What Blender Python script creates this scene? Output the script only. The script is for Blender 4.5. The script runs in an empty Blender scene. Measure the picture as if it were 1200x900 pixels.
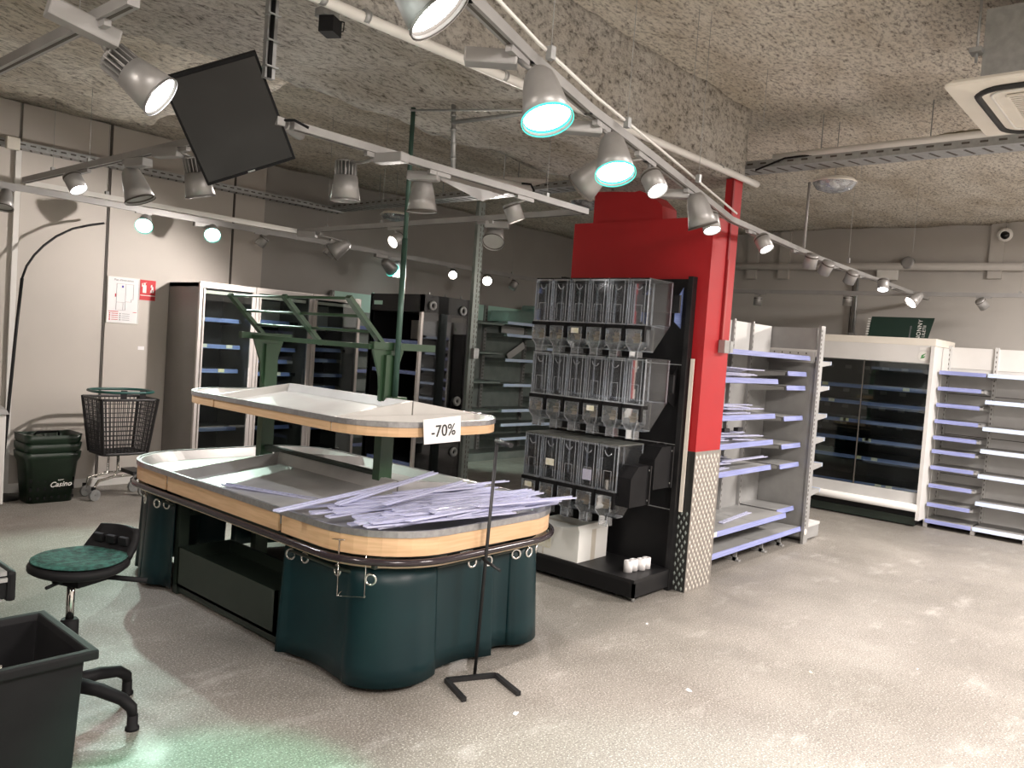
import bpy, bmesh, math, random
from mathutils import Vector, Matrix, noise
PI = math.pi
R = math.radians
random.seed(7)
S = bpy.context.scene
C = S.collection

# ---------------------------------------------------------------- camera
cd = bpy.data.cameras.new('camera'); cam = bpy.data.objects.new('camera', cd); C.objects.link(cam)
cd.sensor_fit = 'HORIZONTAL'; cd.sensor_width = 36.0; cd.lens = 942.5 / 1200 * 36
right, up, back = Vector((0.657155, -0.750407, 0.070978)), Vector((-0.011195, 0.084438, 0.996366)), Vector((-0.753673, -0.655561, 0.047088))
m = Matrix((right, up, back)).transposed().to_4x4(); m.translation = (0, 0, 1.6)
cam.matrix_world = m
cd.clip_start = 0.05
S.camera = cam

# ---------------------------------------------------------------- world, exposure
w = bpy.data.worlds.new('world'); S.world = w; w.use_nodes = True
w.node_tree.nodes['Background'].inputs[0].default_value = (0.6, 0.62, 0.65, 1)
w.node_tree.nodes['Background'].inputs[1].default_value = 0.05
S.view_settings.view_transform = 'Standard'; S.view_settings.look = 'None'
S.view_settings.gamma = 1; S.view_settings.use_curve_mapping = False
S.view_settings.exposure = 0.9
S.cycles.transparent_max_bounces = 24
S.cycles.max_bounces = 8

# added soft fill lights, out of view under the ceiling: (x, y, size, watts, colour)
FILL_LIGHTS = [(0.2, -1.2, 1.2, 110, (1.0, 0.90, 0.83)), (3.2, -1.6, 1.2, 150, (1.0, 0.91, 0.86)), (7.6, -0.8, 1.2, 250, (1.0, 0.92, 0.87)),
                  (-1.6, 2.6, 1.0, 115, (1.0, 0.90, 0.82))]
for i, (x, y, s, e, c) in enumerate(FILL_LIGHTS):
    ld = bpy.data.lights.new('fill_light', 'AREA'); ld.size = s; ld.energy = e; ld.color = c
    lo = bpy.data.objects.new('fill_light', ld); lo.location = (x, y, 3.18); C.objects.link(lo)

# ---------------------------------------------------------------- materials
def newmat(name):
    m = bpy.data.materials.new(name); m.use_nodes = True
    nt = m.node_tree
    for n in list(nt.nodes): nt.nodes.remove(n)
    out = nt.nodes.new('ShaderNodeOutputMaterial')
    return m, nt, out
def pm(name, col, col2=None, scale=8, rough=0.5, metal=0.0, bump=0.0, bscale=None, spec=0.5, stretch=(1, 1, 1), lo=0.35, hi=0.65, alpha=1.0):
    m, nt, out = newmat(name)
    b = nt.nodes.new('ShaderNodeBsdfPrincipled')
    tc = nt.nodes.new('ShaderNodeTexCoord'); mp = nt.nodes.new('ShaderNodeMapping'); mp.inputs['Scale'].default_value = stretch
    nz = nt.nodes.new('ShaderNodeTexNoise'); nz.inputs['Scale'].default_value = scale; nz.inputs['Detail'].default_value = 6
    cr = nt.nodes.new('ShaderNodeValToRGB')
    if col2 is None: col2 = tuple(min(1, c * 0.86) for c in col)
    cr.color_ramp.elements[0].color = (*col2, 1); cr.color_ramp.elements[0].position = lo
    cr.color_ramp.elements[1].color = (*col, 1); cr.color_ramp.elements[1].position = hi
    nt.links.new(tc.outputs['Object'], mp.inputs[0]); nt.links.new(mp.outputs[0], nz.inputs['Vector'])
    nt.links.new(nz.outputs['Fac'], cr.inputs[0]); nt.links.new(cr.outputs[0], b.inputs['Base Color'])
    b.inputs['Roughness'].default_value = rough; b.inputs['Metallic'].default_value = metal
    b.inputs['Specular IOR Level'].default_value = spec
    b.inputs['Alpha'].default_value = alpha
    if bump:
        bp = nt.nodes.new('ShaderNodeBump'); bp.inputs['Strength'].default_value = bump; bp.inputs['Distance'].default_value = 0.02
        n2 = nt.nodes.new('ShaderNodeTexNoise'); n2.inputs['Scale'].default_value = bscale or scale * 4; n2.inputs['Detail'].default_value = 8
        nt.links.new(mp.outputs[0], n2.inputs['Vector'])
        nt.links.new(n2.outputs['Fac'], bp.inputs['Height']); nt.links.new(bp.outputs[0], b.inputs['Normal'])
    nt.links.new(b.outputs[0], out.inputs[0])
    return m
def glassm(name, tint, gloss=0.0, haze=0.0, hazecol=(0.8, 0.85, 0.9), rough=0.02, ior=1.45):
    m, nt, out = newmat(name)
    tr = nt.nodes.new('ShaderNodeBsdfTransparent'); tr.inputs[0].default_value = (*tint, 1)
    gl = nt.nodes.new('ShaderNodeBsdfGlossy'); gl.inputs['Roughness'].default_value = rough; gl.inputs[0].default_value = (0.95, 0.97, 1, 1)
    fr = nt.nodes.new('ShaderNodeFresnel'); fr.inputs[0].default_value = ior
    ad = nt.nodes.new('ShaderNodeMath'); ad.operation = 'ADD'; ad.inputs[1].default_value = gloss; ad.use_clamp = True
    nt.links.new(fr.outputs[0], ad.inputs[0])
    mx = nt.nodes.new('ShaderNodeMixShader')
    nt.links.new(ad.outputs[0], mx.inputs[0]); nt.links.new(tr.outputs[0], mx.inputs[1]); nt.links.new(gl.outputs[0], mx.inputs[2])
    last = mx
    if haze:
        df = nt.nodes.new('ShaderNodeBsdfDiffuse'); df.inputs[0].default_value = (*hazecol, 1)
        tl = nt.nodes.new('ShaderNodeBsdfTranslucent'); tl.inputs[0].default_value = (*hazecol, 1)
        h = nt.nodes.new('ShaderNodeMixShader'); h.inputs[0].default_value = 0.4
        nt.links.new(df.outputs[0], h.inputs[1]); nt.links.new(tl.outputs[0], h.inputs[2])
        m2 = nt.nodes.new('ShaderNodeMixShader')
        nz = nt.nodes.new('ShaderNodeTexNoise'); nz.inputs['Scale'].default_value = 14
        mu = nt.nodes.new('ShaderNodeMath'); mu.operation = 'MULTIPLY'; mu.inputs[1].default_value = haze * 2; mu.use_clamp = True
        nt.links.new(nz.outputs['Fac'], mu.inputs[0]); nt.links.new(mu.outputs[0], m2.inputs[0])
        nt.links.new(mx.outputs[0], m2.inputs[1]); nt.links.new(h.outputs[0], m2.inputs[2]); last = m2
    nt.links.new(last.outputs[0], out.inputs[0])
    return m
def emat(name, col, strength):
    m, nt, out = newmat(name)
    e = nt.nodes.new('ShaderNodeEmission'); e.inputs[0].default_value = (*col, 1); e.inputs[1].default_value = strength
    nt.links.new(e.outputs[0], out.inputs[0]); return m

def floor_material():
    m, nt, out = newmat('speckled_floor')
    b = nt.nodes.new('ShaderNodeBsdfPrincipled'); tc = nt.nodes.new('ShaderNodeTexCoord')
    def nz(scale, detail, lo, hi, c0, c1, rough=0.6, stretch=None):
        n = nt.nodes.new('ShaderNodeTexNoise'); n.inputs['Scale'].default_value = scale; n.inputs['Detail'].default_value = detail
        n.inputs['Roughness'].default_value = rough
        src = tc.outputs['Object']
        if stretch:
            mp = nt.nodes.new('ShaderNodeMapping'); mp.inputs['Scale'].default_value = stretch; mp.inputs['Rotation'].default_value = (0, 0, 0.5)
            nt.links.new(src, mp.inputs[0]); src = mp.outputs[0]
        nt.links.new(src, n.inputs['Vector'])
        r = nt.nodes.new('ShaderNodeValToRGB'); r.color_ramp.elements[0].position = lo; r.color_ramp.elements[1].position = hi
        r.color_ramp.elements[0].color = (*c0, 1); r.color_ramp.elements[1].color = (*c1, 1)
        nt.links.new(n.outputs['Fac'], r.inputs[0]); return r
    base = nz(1.1, 6, 0.35, 0.68, (0.175, 0.160, 0.140), (0.245, 0.226, 0.202))
    fleck = nz(120, 2, 0.54, 0.66, (0, 0, 0), (1, 1, 1))
    dfleck = nz(95, 2, 0.34, 0.46, (1, 1, 1), (0, 0, 0))
    dust = nz(1.7, 10, 0.56, 0.72, (0, 0, 0), (1, 1, 1), 0.72, (1, 2.4, 1))
    def mix(a, bcol, fac, k):
        mx = nt.nodes.new('ShaderNodeMix'); mx.data_type = 'RGBA'
        mu = nt.nodes.new('ShaderNodeMath'); mu.operation = 'MULTIPLY'; mu.inputs[1].default_value = k
        nt.links.new(fac, mu.inputs[0]); nt.links.new(mu.outputs[0], mx.inputs[0]); nt.links.new(a, mx.inputs[6])
        mx.inputs[7].default_value = (*bcol, 1); return mx.outputs[2]
    c = mix(base.outputs[0], (0.56, 0.54, 0.50), fleck.outputs[0], 0.7)
    c = mix(c, (0.06, 0.057, 0.052), dfleck.outputs[0], 0.6)
    c = mix(c, (0.60, 0.58, 0.55), dust.outputs[0], 0.38)
    nt.links.new(c, b.inputs['Base Color'])
    rr_ = nz(3.0, 4, 0.3, 0.7, (0.36, 0.36, 0.36), (0.62, 0.62, 0.62)); nt.links.new(rr_.outputs[0], b.inputs['Roughness'])
    bp = nt.nodes.new('ShaderNodeBump'); bp.inputs['Strength'].default_value = 0.12; bp.inputs['Distance'].default_value = 0.004
    n2 = nt.nodes.new('ShaderNodeTexNoise'); n2.inputs['Scale'].default_value = 90; nt.links.new(tc.outputs['Object'], n2.inputs['Vector'])
    nt.links.new(n2.outputs['Fac'], bp.inputs['Height']); nt.links.new(bp.outputs[0], b.inputs['Normal'])
    nt.links.new(b.outputs[0], out.inputs[0]); return m

def spray_material(name, light, dark):
    m, nt, out = newmat(name)
    b = nt.nodes.new('ShaderNodeBsdfPrincipled'); tc = nt.nodes.new('ShaderNodeTexCoord')
    mp = nt.nodes.new('ShaderNodeMapping'); mp.inputs['Scale'].default_value = (1, 2.2, 1.4)
    nt.links.new(tc.outputs['Object'], mp.inputs[0])
    def nz(s, d, ro=0.6):
        n = nt.nodes.new('ShaderNodeTexNoise'); n.inputs['Scale'].default_value = s; n.inputs['Detail'].default_value = d; n.inputs['Roughness'].default_value = ro
        n.inputs['Distortion'].default_value = 0.25
        nt.links.new(mp.outputs[0], n.inputs['Vector']); return n
    n1 = nz(24, 9, 0.74); n3 = nz(1.2, 4); n4 = nz(60, 6, 0.7)
    r = nt.nodes.new('ShaderNodeValToRGB'); e = r.color_ramp.elements
    e[0].position = 0.36; e[0].color = (*dark, 1); e[1].position = 0.54; e[1].color = (*light, 1)
    x = e.new(0.45); x.color = (*[(a + c * 1.6) / 2.6 for a, c in zip(dark, light)], 1)
    nt.links.new(n1.outputs['Fac'], r.inputs[0])
    r3 = nt.nodes.new('ShaderNodeValToRGB'); r3.color_ramp.elements[0].color = (0.72, 0.68, 0.62, 1); r3.color_ramp.elements[0].position = 0.3
    r3.color_ramp.elements[1].color = (1, 1, 1, 1); r3.color_ramp.elements[1].position = 0.62
    nt.links.new(n3.outputs['Fac'], r3.inputs[0])
    mu = nt.nodes.new('ShaderNodeMix'); mu.data_type = 'RGBA'; mu.blend_type = 'MULTIPLY'; mu.inputs[0].default_value = 1
    nt.links.new(r.outputs[0], mu.inputs[6]); nt.links.new(r3.outputs[0], mu.inputs[7])
    nt.links.new(mu.outputs[2], b.inputs['Base Color'])
    b.inputs['Roughness'].default_value = 0.95; b.inputs['Specular IOR Level'].default_value = 0.1
    bp = nt.nodes.new('ShaderNodeBump'); bp.inputs['Strength'].default_value = 0.9; bp.inputs['Distance'].default_value = 0.02
    ad = nt.nodes.new('ShaderNodeMath'); nt.links.new(n1.outputs['Fac'], ad.inputs[0]); nt.links.new(n4.outputs['Fac'], ad.inputs[1])
    nt.links.new(ad.outputs[0], bp.inputs['Height']); nt.links.new(bp.outputs[0], b.inputs['Normal'])
    nt.links.new(b.outputs[0], out.inputs[0]); return m

M = dict(
    floor=floor_material(),
    spray=spray_material('sprayed_insulation', (0.90, 0.85, 0.76), (0.22, 0.19, 0.16)),
    spray_shaded=spray_material('shaded_sprayed_insulation', (0.70, 0.675, 0.63), (0.17, 0.155, 0.14)),  # darker copy of spray; the beam's dimmer light is put into the colour
    panel=pm('beige_wall_panel', (0.56, 0.52, 0.475), (0.52, 0.485, 0.445), 1.5, 0.6, bump=0.03),
    taupe=pm('taupe_wall_paint', (0.36, 0.345, 0.325), (0.32, 0.305, 0.285), 1.2, 0.75, bump=0.04),
    greywall=pm('grey_wall_paint', (0.47, 0.45, 0.42), (0.43, 0.41, 0.385), 1.2, 0.75, bump=0.04),
    seam=pm('dark_seam', (0.09, 0.08, 0.07), None, 4, 0.8),
    alu=pm('brushed_aluminium', (0.55, 0.55, 0.56), (0.47, 0.47, 0.48), 20, 0.35, 0.85),
    railmetal=pm('painted_rail', (0.34, 0.335, 0.33), (0.29, 0.285, 0.28), 6, 0.42, 0.2),
    lampgrey=pm('silver_lamp_paint', (0.38, 0.375, 0.37), (0.33, 0.325, 0.32), 12, 0.42, 0.5),
    whiteplastic=pm('white_plastic', (0.78, 0.77, 0.74), (0.72, 0.71, 0.68), 5, 0.45),
    creamplastic=pm('cream_plastic', (0.80, 0.76, 0.68), (0.75, 0.71, 0.63), 4, 0.45),
    galv=pm('galvanised_steel', (0.42, 0.43, 0.43), (0.34, 0.35, 0.35), 30, 0.45, 0.6),
    black=pm('black_plastic', (0.012, 0.012, 0.013), (0.009, 0.009, 0.010), 9, 0.55, spec=0.12),
    blackmetal=pm('black_metal', (0.016, 0.016, 0.017), (0.011, 0.011, 0.012), 14, 0.45, spec=0.3),
    darkin=pm('dark_interior', (0.014, 0.016, 0.019), (0.009, 0.010, 0.012), 5, 0.4, spec=0.3),
    screen=pm('black_screen', (0.004, 0.004, 0.005), None, 3, 0.05, spec=0.5),
    fridgegrey=pm('grey_fridge_side', (0.24, 0.225, 0.215), (0.20, 0.19, 0.18), 2, 0.42, 0.25),
    fridgeframe=pm('pale_metal_frame', (0.62, 0.58, 0.56), (0.56, 0.53, 0.51), 6, 0.35, 0.35),
    fridgewhite=pm('white_fridge_paint', (0.70, 0.69, 0.67), (0.65, 0.64, 0.62), 3, 0.4),
    shelfgrey=pm('grey_shelf_paint', (0.34, 0.34, 0.335), (0.29, 0.29, 0.285), 6, 0.45, 0.15),
    shelflight=pm('light_grey_panel', (0.58, 0.58, 0.57), (0.52, 0.52, 0.51), 4, 0.5),
    shelfgreen=pm('grey_green_steel', (0.25, 0.285, 0.27), (0.20, 0.235, 0.22), 7, 0.4, 0.3),
    palegreen=pm('pale_green_panel', (0.50, 0.74, 0.65), (0.44, 0.66, 0.58), 3, 0.5),
    strip=pm('lilac_price_rail', (0.30, 0.33, 0.58), (0.20, 0.23, 0.46), 12, 0.25, stretch=(0.3, 4, 12)),
    striplight=pm('pale_price_rail', (0.60, 0.68, 0.82), (0.45, 0.55, 0.76), 9, 0.2, stretch=(0.3, 4, 12)),
    stripblue=pm('blue_price_rail', (0.22, 0.29, 0.56), (0.15, 0.20, 0.44), 9, 0.25, stretch=(0.3, 4, 12)),
    tag=pm('paper_tag', (0.80, 0.79, 0.72), (0.70, 0.68, 0.50), 40, 0.6),
    yellowtag=pm('yellow_tag', (0.78, 0.70, 0.35), (0.85, 0.82, 0.7), 40, 0.6),
    red=pm('red_paint', (0.43, 0.013, 0.018), (0.39, 0.011, 0.015), 3, 0.42),
    chequer=pm('tread_plate', (0.46, 0.43, 0.40), (0.38, 0.355, 0.33), 30, 0.4, 0.8),
    lozenge=pm('polished_lozenge', (0.90, 0.86, 0.80), (0.80, 0.76, 0.70), 60, 0.35, 0.5),
    blackboard=pm('black_gondola_panel', (0.009, 0.009, 0.010), None, 5, 0.4, spec=0.25),
    wood=pm('beech_veneer', (0.66, 0.44, 0.26), (0.56, 0.36, 0.20), 5, 0.42, stretch=(1, 1, 14), bump=0.02),
    woodend=pm('pale_veneer_edge', (0.60, 0.47, 0.33), None, 6, 0.5),
    tray=pm('galvanised_tray', (0.44, 0.43, 0.42), (0.36, 0.35, 0.345), 5, 0.4, 0.3, bump=0.05),
    traywhite=pm('white_tray', (0.60, 0.585, 0.555), (0.53, 0.515, 0.49), 5, 0.35),
    rim=pm('steel_rim', (0.40, 0.40, 0.41), (0.32, 0.32, 0.33), 40, 0.3, 0.7),
    bumper=pm('dark_bumper', (0.03, 0.022, 0.026), None, 5, 0.12),
    green=pm('dark_green_steel', (0.026, 0.066, 0.030), (0.021, 0.055, 0.025), 5, 0.4),
    greendark=pm('blackish_green_steel', (0.022, 0.034, 0.026), (0.016, 0.026, 0.02), 6, 0.45),
    greenpole=pm('grey_green_pole', (0.06, 0.12, 0.095), (0.04, 0.085, 0.065), 8, 0.35, 0.2),
    curtain=pm('teal_vinyl', (0.003, 0.021, 0.025), (0.002, 0.016, 0.020), 4, 0.40, bump=0.06, bscale=7, spec=0.3),
    fabric=pm('green_seat_fabric', (0.03, 0.13, 0.105), (0.008, 0.035, 0.03), 34, 0.9, bump=0.4, bscale=90),
    chrome=pm('chrome', (0.75, 0.74, 0.72), None, 10, 0.15, 1.0),
    basket=pm('dark_green_plastic', (0.005, 0.020, 0.009), (0.004, 0.015, 0.007), 8, 0.35),
    cart=pm('charcoal_plastic', (0.018, 0.017, 0.019), None, 8, 0.45),
    carton=pm('white_carton', (0.80, 0.80, 0.77), (0.72, 0.73, 0.70), 3, 0.7),
    tape=pm('parcel_tape', (0.62, 0.58, 0.50), None, 5, 0.3),
    paper=pm('white_paper', (0.84, 0.83, 0.84), (0.80, 0.79, 0.80), 3, 0.7),
    ink=pm('black_ink', (0.02, 0.02, 0.02), None, 3, 0.7),
    inkgrey=pm('grey_ink', (0.30, 0.30, 0.32), None, 3, 0.7),
    inkred=pm('red_ink', (0.62, 0.03, 0.04), None, 3, 0.6),
    inkwhite=pm('white_ink', (0.85, 0.85, 0.82), None, 3, 0.6),
    banner=pm('dark_green_board', (0.012, 0.035, 0.026), None, 3, 0.5),
    beige=pm('beige_paddle', (0.42, 0.36, 0.28), None, 10, 0.5),
    lidgrey=pm('smoked_lid', (0.12, 0.125, 0.115), (0.09, 0.095, 0.088), 8, 0.3),
    wool=pm('mineral_wool', (0.42, 0.38, 0.28), (0.22, 0.20, 0.14), 12, 0.95, bump=0.8, bscale=30),
    glass=glassm('door_glass', (0.86, 0.91, 0.90), 0.03),
    greenglass=glassm('green_tinted_glass', (0.72, 0.88, 0.82), 0.05, 0.04, (0.4, 0.65, 0.55)),
    smoke=glassm('smoked_glass', (0.42, 0.45, 0.45), 0.05),
    clear=glassm('clear_acrylic', (0.965, 0.975, 0.98), 0.01, 0.016, (0.75, 0.79, 0.84), 0.08, 1.3),
    clearrib=glassm('frosted_acrylic_edge', (0.9, 0.93, 0.95), 0.18, 0.22, (0.78, 0.82, 0.88), 0.12),
    valve=glassm('clear_valve_plastic', (0.95, 0.965, 0.97), 0.05, 0.09, (0.82, 0.85, 0.88), 0.08, 1.45),
    lilac=glassm('clear_lilac_plastic', (0.86, 0.86, 0.96), 0.09, 0.5, (0.84, 0.85, 0.98), 0.15),
    film=glassm('clear_film', (0.8, 0.9, 0.88), 0.10, 0.14, (0.62, 0.80, 0.72), 0.1),
    lensoff=pm('grey_lens', (0.42, 0.42, 0.40), None, 8, 0.2),
    lit=emat('lit_lens', (1.0, 0.97, 0.95), 14.0),
    litwarm=emat('lit_warm_lens', (1.0, 0.90, 0.80), 14.0),
    litteal=emat('lit_cool_lens', (0.86, 1.0, 0.97), 14.0),
    tealrim=emat('teal_reflector_rim', (0.10, 0.85, 0.68), 0.9),
    fillglow=emat('fill_panel_diffuser', (1.0, 0.95, 0.9), 3.0),  # glow of the added fill panels
)

# ---------------------------------------------------------------- mesh helpers
class MB:
    def __init__(s): s.bm = bmesh.new(); s.mi = 0
    def _f(s, vs):
        try:
            f = s.bm.faces.new(vs); f.material_index = s.mi; return f
        except ValueError: return None
    def box(s, a, b, mat=None):
        (x0, y0, z0), (x1, y1, z1) = a, b
        if x0 > x1: x0, x1 = x1, x0
        if y0 > y1: y0, y1 = y1, y0
        if z0 > z1: z0, z1 = z1, z0
        P = [(x0,y0,z0),(x1,y0,z0),(x1,y1,z0),(x0,y1,z0),(x0,y0,z1),(x1,y0,z1),(x1,y1,z1),(x0,y1,z1)]
        v = [s.bm.verts.new(mat @ Vector(p) if mat else p) for p in P]
        for q in ((0,3,2,1),(4,5,6,7),(0,1,5,4),(1,2,6,5),(2,3,7,6),(3,0,4,7)): s._f([v[i] for i in q])
        return s
    def cbox(s, c, d, mat=None):
        return s.box([c[i]-d[i]/2 for i in range(3)], [c[i]+d[i]/2 for i in range(3)], mat)
    def hexa(s, p):
        v = [s.bm.verts.new(q) for q in p]
        for q in ((0,3,2,1),(4,5,6,7),(0,1,5,4),(1,2,6,5),(2,3,7,6),(3,0,4,7)): s._f([v[i] for i in q])
        return s
    def quad(s, *p):
        s._f([s.bm.verts.new(q) for q in p]); return s
    def beam(s, p, q, w, h, upv=(0, 0, 1)):
        p, q = Vector(p), Vector(q); d = (q - p).normalized(); u = Vector(upv)
        if abs(d.dot(u)) > 0.99: u = Vector((1, 0, 0))
        r = d.cross(u).normalized(); u = r.cross(d)
        pts = []
        for e in (p, q):
            for a, b in ((-1,-1),(1,-1),(1,1),(-1,1)): pts.append(e + r*a*w/2 + u*b*h/2)
        return s.hexa(pts)
    def tube(s, pts, r, seg=8, closed=False, cap=True, radii=None):
        pts = [Vector(p) for p in pts]; n = len(pts); rings = []
        pu = None
        for i, p in enumerate(pts):
            a = pts[i-1] if (i or closed) else p
            b = pts[(i+1) % n] if (i < n-1 or closed) else p
            d = (b - a).normalized()
            if pu is None:
                pu = Vector((0,0,1)) if abs(d.z) < 0.9 else Vector((1,0,0))
            rt = d.cross(pu).normalized(); u = rt.cross(d).normalized(); pu = u
            rr = radii[i] if radii else r
            rings.append([s.bm.verts.new(p + (rt*math.cos(2*PI*k/seg) + u*math.sin(2*PI*k/seg))*rr) for k in range(seg)])
        for i in range(n if closed else n-1):
            A, B = rings[i], rings[(i+1) % n]
            for k in range(seg):
                f = s._f([A[k], A[(k+1)%seg], B[(k+1)%seg], B[k]])
                if f: f.smooth = True
        if cap and not closed:
            s._f(rings[0][::-1]); s._f(rings[-1])
        return s
    def lathe(s, prof, seg=20, mat=None, cap0=False, cap1=False, smooth=True):
        mat = mat or Matrix.Identity(4); rings = []
        for r, z in prof:
            rings.append([s.bm.verts.new(mat @ Vector((r*math.cos(2*PI*k/seg), r*math.sin(2*PI*k/seg), z))) for k in range(seg)])
        for A, B in zip(rings, rings[1:]):
            for k in range(seg):
                f = s._f([A[k], A[(k+1)%seg], B[(k+1)%seg], B[k]])
                if f: f.smooth = smooth
        if cap0: s._f(rings[0][::-1])
        if cap1: s._f(rings[-1])
        return s
    def disc(s, r, z=0, seg=20, mat=None):
        mat = mat or Matrix.Identity(4)
        s._f([s.bm.verts.new(mat @ Vector((r*math.cos(2*PI*k/seg), r*math.sin(2*PI*k/seg), z))) for k in range(seg)]); return s
    def prism(s, poly, z0, z1, mat=None):
        mat = mat or Matrix.Identity(4)
        A = [s.bm.verts.new(mat @ Vector((x, y, z0))) for x, y in poly]; B = [s.bm.verts.new(mat @ Vector((x, y, z1))) for x, y in poly]
        n = len(poly)
        for i in range(n): s._f([A[i], A[(i+1)%n], B[(i+1)%n], B[i]])
        s._f(A[::-1]); s._f(B); return s
    def band(s, path, prof, closed=True):
        """sweep an (offset outward, z) profile along a horizontal path"""
        n = len(path); nor = []
        for i in range(n):
            a = Vector(path[i-1] if (i or closed) else path[i]); b = Vector(path[(i+1)%n] if (i < n-1 or closed) else path[i])
            d = (b - a).normalized(); nor.append(Vector((d.y, -d.x)))
        rings = [[s.bm.verts.new((path[i][0]+nor[i].x*o, path[i][1]+nor[i].y*o, z)) for o, z in prof] for i in range(n)]
        m = len(prof)
        for i in range(n if closed else n-1):
            A, B = rings[i], rings[(i+1)%n]
            for k in range(m): s._f([A[k], B[k], B[(k+1)%m], A[(k+1)%m]])
        if not closed: s._f(rings[0]); s._f(rings[-1][::-1])
        return s
    def build(s, name, mats, parent=None, world=False, bevel=0, smooth=False):
        bm = s.bm
        bmesh.ops.recalc_face_normals(bm, faces=bm.faces)
        if world and parent is not None:
            mw = parent.matrix_basis.copy(); q = parent.parent
            while q: mw = q.matrix_basis @ mw; q = q.parent
            bm.transform(mw.inverted())
        if bevel:
            es = [e for e in bm.edges if len(e.link_faces) == 2 and e.calc_face_angle(0) > 0.6]
            bmesh.ops.bevel(bm, geom=es, offset=bevel, segments=2, profile=0.6, affect='EDGES')
        me = bpy.data.meshes.new(name); bm.to_mesh(me); bm.free()
        for mm in (mats if isinstance(mats, (list, tuple)) else [mats]): me.materials.append(M[mm] if isinstance(mm, str) else mm)
        if smooth:
            for p in me.polygons: p.use_smooth = True
        return link(name, me, parent)
def link(name, me, parent=None, mat=None):
    o = bpy.data.objects.new(name, me); C.objects.link(o)
    if parent: o.parent = parent
    if mat is not None: o.matrix_basis = mat
    return o
def thing(name, label, cat, loc=(0, 0, 0), rotz=0, group=None):
    o = bpy.data.objects.new(name, None); C.objects.link(o); o.empty_display_size = 0.1
    o.matrix_basis = Matrix.Translation(loc) @ Matrix.Rotation(rotz, 4, 'Z')
    return tag(o, label, cat, group)
def tag(o, label, cat, group=None):
    o['label'] = label; o['category'] = cat
    if group: o['group'] = group
    return o
def struct(o): o['kind'] = 'structure'; return o
def stuff(o): o['kind'] = 'stuff'; return o
def dup(root, loc=None, rotz=None, label=None, mat=None):
    r = root.copy(); C.objects.link(r)
    def rec(a, b):
        for ch in list(a.children):
            c = ch.copy(); C.objects.link(c); c.parent = b; rec(ch, c)
    rec(root, r)
    if mat is not None: r.matrix_basis = mat
    elif loc is not None: r.matrix_basis = Matrix.Translation(loc) @ Matrix.Rotation(rotz or 0, 4, 'Z')
    if label: r['label'] = label
    return r
def text(name, body, size, mat, parent, matrix, extrude=0.0008, shear=0, bold=0, space=1):
    cu = bpy.data.curves.new(name, 'FONT'); cu.body = body; cu.size = size; cu.extrude = extrude; cu.shear = shear; cu.offset = bold
    cu.align_x = 'CENTER'; cu.align_y = 'CENTER'; cu.space_character = space; cu.resolution_u = 3
    to = bpy.data.objects.new(name, cu); C.objects.link(to)
    dg = bpy.context.evaluated_depsgraph_get(); me = bpy.data.meshes.new_from_object(to.evaluated_get(dg))
    bpy.data.objects.remove(to); bpy.data.curves.remove(cu)
    me.name = name; me.materials.clear(); me.materials.append(M[mat])
    return link(name, me, parent, matrix)
def frame(o, x, y):
    """matrix with origin o, x axis along x, y axis along y"""
    x = Vector(x).normalized(); z = x.cross(Vector(y)).normalized(); y = z.cross(x)
    m = Matrix((x, y, z)).transposed().to_4x4(); m.translation = o; return m
def rr(x0, x1, y0, y1, r, n=8):
    out = []
    for cx, cy, a0 in ((x1-r, y0+r, -90), (x1-r, y1-r, 0), (x0+r, y1-r, 90), (x0+r, y0+r, 180)):
        for k in range(n+1):
            a = R(a0 + 90*k/n); out.append((cx + r*math.cos(a), cy + r*math.sin(a)))
    return out

# ---------------------------------------------------------------- the setting
XR, YL, ZC = 10.5, 7.9, 3.38
f = struct(MB().box((-3.5, -3.5, -0.1), (XR, YL, 0)).build('floor', 'floor'))
def rough_grid(name, m, p0, p1, n, amp, fixed):
    """a lumpy sprayed slab: n = cells per axis of the box p0..p1; faces only where asked"""
    mb = MB(); bm = mb.bm
    bmesh.ops.create_cube(bm, size=1)
    for v in bm.verts: v.co = [p0[i] + (v.co[i]+0.5)*(p1[i]-p0[i]) for i in range(3)]
    for ax in range(3):
        k = n[ax]
        for t in range(1, k):
            c = [0, 0, 0]; c[ax] = p0[ax] + (p1[ax]-p0[ax])*t/k; nn = [0, 0, 0]; nn[ax] = 1
            bmesh.ops.bisect_plane(bm, geom=bm.verts[:]+bm.edges[:]+bm.faces[:], plane_co=c, plane_no=nn)
    for v in bm.verts:
        q = v.co * 3.0
        d = Vector([noise.noise(q + Vector((0, 0, 7*k))) + 0.5*noise.noise(q*4 + Vector((k*3, 0, 0))) for k in range(3)]) * amp
        if fixed and v.co.z > p1[2]-0.01: d.z = 0
        v.co += d
    for fc in bm.faces: fc.smooth = True
    return mb.build(name, m)
ceil = struct(rough_grid('ceiling', 'spray', (-3.5, -3.5, ZC), (XR, YL, ZC+0.12), (70, 60, 1), 0.03, False))
b1 = struct(rough_grid('trim_1', 'spray_shaded', (-3.4, 2.63, 2.87), (5.40, 3.74, ZC+0.02), (110, 18, 9), 0.035, True))
b2 = struct(rough_grid('trim_2', 'spray', (-3.4, 3.70, 2.90), (2.45, 5.55, ZC+0.02), (70, 24, 6), 0.04, True))
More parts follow.
